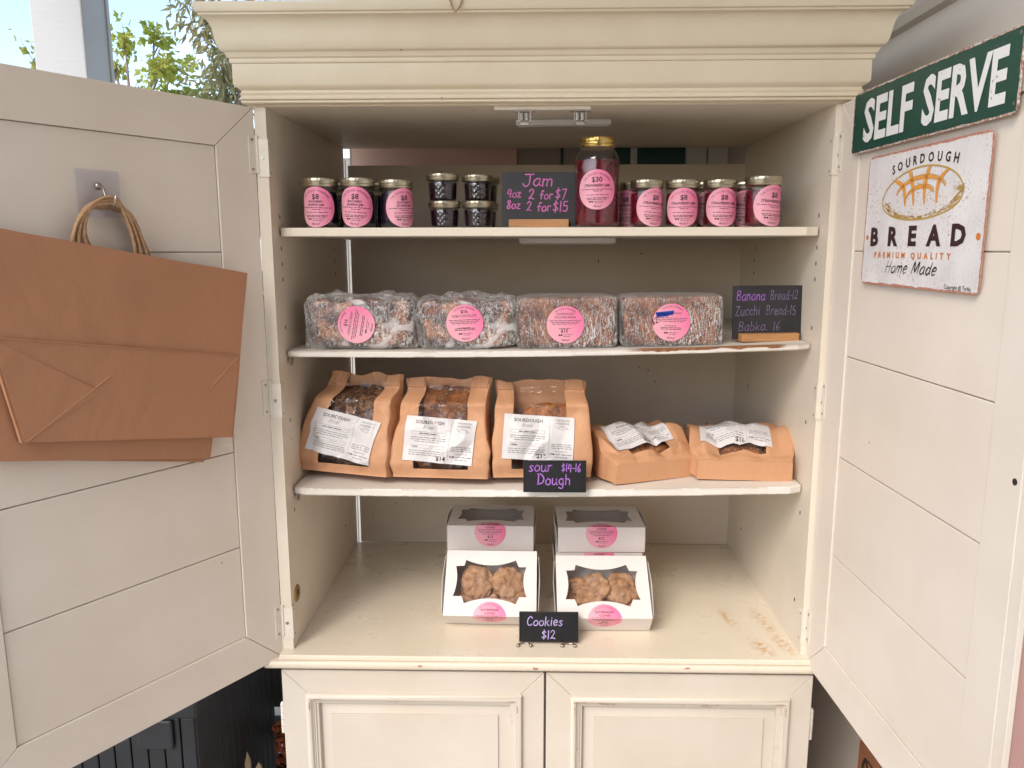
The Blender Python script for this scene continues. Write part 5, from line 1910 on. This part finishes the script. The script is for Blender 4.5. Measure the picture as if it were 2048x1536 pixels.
for a_, x1 in ((R(134), -0.046), (R(107), -0.020), (R(78), 0.012), (R(50), 0.046)):
    top = lf(a_, 0.97)
    m1 = (cx_ + x1 * 1.12, cy_ + 0.016)
    e1 = (cx_ + x1 + 0.004, cy_ - 0.013)
    cuts.append(ribbon([top, m1, e1], 0.0085, True, True))
    fine.append(ribbon([(top[0] + 0.005, top[1]), (m1[0] + 0.0045, m1[1]), (e1[0] + 0.001, e1[1])], 0.0010))
    fine.append(ribbon([(top[0] - 0.005, top[1]), (m1[0] - 0.0045, m1[1]), (e1[0] - 0.001, e1[1])], 0.0010))
for k_, a0, a1 in ((0.66, 24, 158), (0.36, 18, 166)):
    arc = [lf(R(a0 + (a1 - a0) * t / 8), k_) for t in range(9)]
    cuts.append(ribbon(arc, 0.0062, True, True))
    fine.append(ribbon([(px + 0.001, pz + 0.0036) for px, pz in arc], 0.0010))
d.put(join(fine), fm2, 3, 0.0006)
d.put(join(cuts), fm2, 4, 0.0007)
M['signbrown'] = wornink("sign_dark_brown", (0.035, 0.012, 0.014), (0.4, 0.3, 0.3), 0.72)
M['signorange'] = plain("sign_orange", (0.62, 0.19, 0.03), 0.5)
M['signblack'] = plain("sign_black", (0.02, 0.016, 0.018), 0.5)
M['signgold'] = plain("sign_gold_line", (0.48, 0.30, 0.05), 0.5)
M['signamber'] = plain("sign_amber", (0.70, 0.30, 0.06), 0.5)
d.build("print", [M['signbrown'], M['signorange'], M['signblack'], M['signgold'], M['signamber']], bs)

# ------------------------------------------------------------------ things round the armoire
# dark board on the crown with a twine loop
tb = thing("dark_wood_board", "dark wooden board lying on the crown of the armoire", "board", (-0.155, -0.045, 1.3062))
b = MB()
b.box(-0.115, 0.115, 0.0, 0.09, 0.0, 0.10)
b.build("board", M['darkwood'], tb, bevel=0.002)
b = MB()
pts = [(-0.030, -0.004, 0.05), (-0.027, -0.020, 0.012), (-0.024, -0.036, -0.004), (-0.021, -0.0375, -0.016), (-0.014, -0.0378, -0.024), (-0.007, -0.037, -0.016), (-0.003, -0.034, -0.004), (-0.001, -0.020, 0.014), (0.0, -0.004, 0.05)]
b.tube(pts, 0.0017, 6)
b.build("twine_loop", M['twine'], tb, smooth=True)

# black slatted deck box
M['boxplastic'] = plain("black_resin", (0.014, 0.016, 0.020), 0.42, var=0.35, vs_=10)
bx = thing("deck_box", "black slatted resin storage box beside the armoire", "storage box", (-0.765, -0.035, FLOOR))
b = MB()
b.box(-0.93, -0.004, 0.004, 0.47, 0.03, 0.66)
k = 0
x = -0.93
while x < -0.01:
    b.box(x, min(x + 0.0345, 0.0), -0.004, 0.004, 0.03, 0.655)
    x += 0.0375
y = 0.0
while y < 0.47:
    b.box(-0.004, 0.004, y, y + 0.0345, 0.03, 0.655)
    y += 0.0375
b.build("box_body", M['boxplastic'], bx, bevel=0.002)
b = MB()
b.box(-0.955, 0.014, -0.018, 0.488, 0.662, 0.715)
b.box(-0.94, 0.0, -0.005, 0.475, 0.7155, 0.728)
b.build("lid", M['boxplastic'], bx, bevel=0.008)
b = MB()
b.box(-0.125, -0.045, -0.014, -0.005, 0.585, 0.655)
b.build("latch", M['boxplastic'], bx, bevel=0.005)

rl = thing("weathered_fence", "weathered grey board fence between the black box and the armoire", "fence", (-0.78, 0.60, FLOOR))
b = MB()
for i in range(5):
    b.box(-0.21 + i * 0.105, -0.11 + i * 0.105, 0.03, 0.05, 0.26, 0.72)
b.build("board_panel", M['greywood'], rl, bevel=0.002)
b = MB()
b.box(-0.24, 0.22, -0.02, 0.028, 0.19, 0.235)
b.build("rail", M['greywood'], rl, bevel=0.003)

wp_ = thing("white_board_panel", "white painted board panel behind the armoire's left edge", "fence", (-0.80, 1.25, FLOOR))
b = MB()
for i in range(4):
    b.box(-0.2 + i * 0.105, -0.098 + i * 0.105, 0, 0.02, 0.0, 1.98)
b.build("board_panel", M['wall'], wp_, bevel=0.002)

M['mulch'] = plain("dry_orange_leaves", (0.36, 0.10, 0.035), 0.8, var=0.4, vs_=40)
M['pot'] = plain("black_pot", (0.015, 0.015, 0.017), 0.5)
pt = thing("potted_dried_flowers", "black pot of dried orange flowers squeezed beside the armoire", "plant", (-0.690, 0.35, FLOOR))
b = MB()
b.lathe([(0.0, 0), (0.028, 0), (0.038, 0.20), (0.038, 0.275), (0.036, 0.28), (0.033, 0.265), (0, 0.26)], 20)
b.build("pot", M['pot'], pt, auto=40)
b = MB()
rg = random.Random(3)
for k in range(420):
    a = rg.uniform(0, 2 * PI)
    q = 0.040 * math.sqrt(rg.random())
    z = rg.uniform(0.275, 0.40)
    c = Vector((q * math.cos(a), q * math.sin(a), z))
    r_ = Vector((rg.uniform(-1, 1), rg.uniform(-1, 1), rg.uniform(-1, 1))).normalized() * 0.009
    s = r_.cross(Vector((rg.uniform(-1, 1), rg.uniform(-1, 1), rg.uniform(-1, 1)))).normalized() * 0.006
    b.add([c - r_, c + s, c + r_, c - s], [(0, 1, 2, 3)])
b.build("flower_heads", M['mulch'], pt)
for i, (x, y, lb) in enumerate(((-0.728, 0.15, "pale pointed wooden stake standing nearer the black box"), (-0.704, 0.155, "blunter pale wooden stake standing nearer the armoire"))):
    b = MB()
    z = 0.415 - 0.015 * i
    b.box(-0.006, 0.006, -0.006, 0.006, 0, z)
    b.add([(-0.006, -0.006, z + 0.0001), (0.006, -0.006, z + 0.0001), (0.006, 0.006, z + 0.0001), (-0.006, 0.006, z + 0.0001), (0, 0, z + (0.03 if i == 0 else 0.012))], [(0, 1, 4), (1, 2, 4), (2, 3, 4), (3, 0, 4)])
    o = b.build("wooden_stake", M['palewood'], None)
    o.location = (x, y, FLOOR)
    tag(o, lb, "stake", "wooden stakes by the black box")

# brown card sign with black script leaning on the house wall
cs = thing("brown_card_sign", "brown card with black script lettering leaning on the house wall", "sign", (0.776, -0.07, FLOOR), (0, R(1.2), R(-90)))
b = MB()
b.box(-0.25, 0.25, -0.006, 0.006, 0, 0.48)
b.build("card", M['kraftsign'], cs, bevel=0.001)
d = Decal()
def fm3(x, y, lift):
    return (x, -0.006 - lift, y)
d.put(hand("B", -0.222, 0.315, 0.145, 0.012, 0.1, 0, 0.9, 3, True), fm3, 0, 0.0008)
d.put(ribbon([(-0.205, 0.20), (-0.196, 0.33), (-0.195, 0.42), (-0.208, 0.455), (-0.222, 0.42), (-0.205, 0.36), (-0.165, 0.33), (-0.150, 0.37)], 0.010, True, True), fm3, 0, 0.0009)
d.build("lettering", M['ink'], cs)

# ------------------------------------------------------------------ trees behind the porch
def leafmat(name, a, b_):
    m, nt, b = newmat(name)
    oi = noisenode(nt, 1.7, 3, 0.6)
    L(nt, ramp(nt, oi, [(0.35, a), (0.65, b_)]), b.inputs["Base Color"])
    b.inputs["Roughness"].default_value = 0.5
    out = nt.nodes["Material Output"]
    tl = N(nt, "ShaderNodeBsdfTranslucent")
    L(nt, ramp(nt, oi, [(0.35, a), (0.65, b_)]), tl.inputs["Color"])
    mx = N(nt, "ShaderNodeMixShader")
    mx.inputs[0].default_value = 0.45
    L(nt, b.outputs[0], mx.inputs[1])
    L(nt, tl.outputs[0], mx.inputs[2])
    L(nt, mx.outputs[0], out.inputs["Surface"])
    return m
M['leafmaple'] = leafmat("bright_leaf", (0.26, 0.34, 0.05), (0.46, 0.46, 0.09))
M['leafolive'] = leafmat("olive_leaf", (0.19, 0.22, 0.09), (0.36, 0.32, 0.15))
M['bark'] = plain("pale_bark", (0.22, 0.18, 0.15), 0.9, var=0.3, vs_=30, bumpS=0.4, bscale=40)

def tree(name, label, base, clumps, leafs, per, mat, leafsize, narrow, seed, droop=0.0, trunk_r=0.06, fork=1.2):
    t = thing(name, label, "tree", base)
    rg = random.Random(seed)
    b = MB()
    tw = []
    top = Vector((clumps[0][0] * 0.3, clumps[0][1] * 0.3, fork))
    b.tube([(0, 0, 0), (0.02, 0.01, fork * 0.5), tuple(top)], [trunk_r, trunk_r * 0.85, trunk_r * 0.7], 10)
    for (cx, cy, cz, cr_) in clumps:
        c = Vector((cx, cy, cz))
        mid = top.lerp(c, 0.5) + Vector((rg.uniform(-.15, .15), rg.uniform(-.15, .15), 0.12))
        b.tube([tuple(top), tuple(top.lerp(mid, 0.5) + Vector((0.03, 0, 0.02))), tuple(mid), tuple(mid.lerp(c, 0.6)), tuple(c)], [trunk_r * 0.45, trunk_r * 0.36, trunk_r * 0.28, trunk_r * 0.18, trunk_r * 0.08], 7)
        for k in range(per):
            dvec = Vector((rg.gauss(0, 1), rg.gauss(0, 1), rg.gauss(0, 0.8)))
            e = c + dvec.normalized() * cr_ * rg.uniform(0.35, 1.0) + Vector((0, 0, -droop * rg.random()))
            m_ = c.lerp(e, 0.55) + Vector((0, 0, 0.08 * cr_))
            st = mid.lerp(c, rg.uniform(0.5, 1.0))
            b.tube([tuple(st), tuple(m_), tuple(e)], [trunk_r * 0.07, trunk_r * 0.045, trunk_r * 0.02], 4)
            tw.append((st, m_, e))
    b.build("trunk", M['bark'], t, smooth=True)
    lb = MB()
    for (st, m_, e) in tw:
        for q in range(leafs):
            u = rg.uniform(0.25, 1.05)
            p = (st.lerp(m_, u * 2) if u < 0.5 else m_.lerp(e, u * 2 - 1)) + Vector((rg.gauss(0, 1), rg.gauss(0, 1), rg.gauss(0, 1))) * leafsize * 0.7
            d_ = (e - m_).normalized() * 0.5 + Vector((rg.gauss(0, 0.6), rg.gauss(0, 0.6), rg.gauss(-0.3 - droop, 0.5)))
            d_.normalize()
            s = d_.cross(Vector((rg.gauss(0, 1), rg.gauss(0, 1), rg.gauss(0, 1))))
            if s.length < 1e-3:
                continue
            s.normalize()
            l = leafsize * rg.uniform(0.7, 1.3)
            wv = l * narrow
            n = d_.cross(s) * l * 0.12
            if narrow > 0.3:      # lobed leaf
                lb.add([p, p + d_ * l * .35 + s * wv, p + d_ * l * .55 + s * wv * .45 + n, p + d_ * l, p + d_ * l * .55 - s * wv * .45 + n, p + d_ * l * .35 - s * wv], [(0, 1, 2), (0, 2, 3), (0, 3, 4), (0, 4, 5)])
            else:
                lb.add([p, p + d_ * l * .4 + s * wv, p + d_ * l + n, p + d_ * l * .4 - s * wv], [(0, 1, 2, 3)])
    lb.build("crown", mat, t)
    return t

# sparse bright tree farther off
def wp(px, py, y):
    """where the sight line through a photo pixel meets a depth y (used to choose where the trees stand)"""
    f, p, yaw = 1561.8, 0.17041, -0.02356
    fw = Vector((math.sin(yaw) * math.cos(p), math.cos(yaw) * math.cos(p), -math.sin(p)))
    rt = Vector((math.cos(yaw), -math.sin(yaw), 0))
    dn = fw.cross(rt)
    v = fw + rt * ((px - 1024) / f) + dn * ((py - 768) / f)
    k = (y + 1.575) / v.y
    return Vector((-0.0335, -1.575, 0.861)) + v * k

def clump_list(pix, y, base, rscale):
    out = []
    for i, (px, py, pr, dy) in enumerate(pix):
        p = wp(px, py, y + dy)
        out.append((p.x - base[0], p.y - base[1], p.z - base[2], pr / 1561.8 * (y + dy + 1.575)))
    return out
by = 5.2
bp = wp(265, 200, by)
base = (bp.x, by, FLOOR - 0.12)
tree("maple_tree", "sparse bright green tree beyond the porch post", base,
     clump_list([(250, 75, 34, 0), (310, 80, 32, .2), (320, 130, 36, -.2), (330, 180, 60, 0), (285, 190, 40, .3), (375, 200, 55, .2), (230, 130, 30, .3), (180, 90, 60, .5), (60, 120, 60, .8), (360, 130, 50, .5)], by, base, 1), 11, 7, M['leafmaple'], 0.065, 0.5, 11, 0, 0.05, 2.1)
by = 2.6
bp = wp(470, 250, by)
base = (bp.x + 0.1, by, FLOOR - 0.12)
tree("willow_tree", "narrow leaved olive tree behind the armoire's left corner", base,
     clump_list([(420, 20, 60, 0), (440, 70, 50, .1), (455, 110, 45, -.1), (430, 150, 60, .2), (465, 180, 50, 0), (440, 200, 50, .1), (400, 195, 40, .2), (480, 60, 80, .3), (520, 0, 90, .2), (400, -20, 70, 0), (560, 60, 80, .3), (500, 150, 70, .3)], by, base, 1), 14, 9, M['leafolive'], 0.062, 0.14, 23, 0.10, 0.05, 1.7)
# a far hedge line that closes the view at ground level
M['leafhedge'] = leafmat("hedge_leaf", (0.05, 0.09, 0.025), (0.11, 0.16, 0.04))
rg = random.Random(9)
lb = MB()
for k in range(6000):
    x = rg.uniform(-30, 14)
    y = 16 + rg.gauss(0, 0.8)
    z = FLOOR - 0.1 + abs(rg.gauss(0, 0.7)) * (1 + 0.3 * nz(x, 0, 0, 0.3))
    p = Vector((x, y, z))
    d_ = Vector((rg.gauss(0, 1), rg.gauss(0, 1), rg.gauss(0, 1))).normalized() * 0.22
    s = d_.cross(Vector((rg.gauss(0, 1), rg.gauss(0, 1), rg.gauss(0, 1)))).normalized() * 0.12
    lb.add([p - d_, p + s, p + d_, p - s], [(0, 1, 2, 3)])
o = lb.build("hedge", M['leafhedge'])
o["kind"] = "stuff"
o["label"] = "low green hedge far behind the porch"
o["category"] = "hedge"
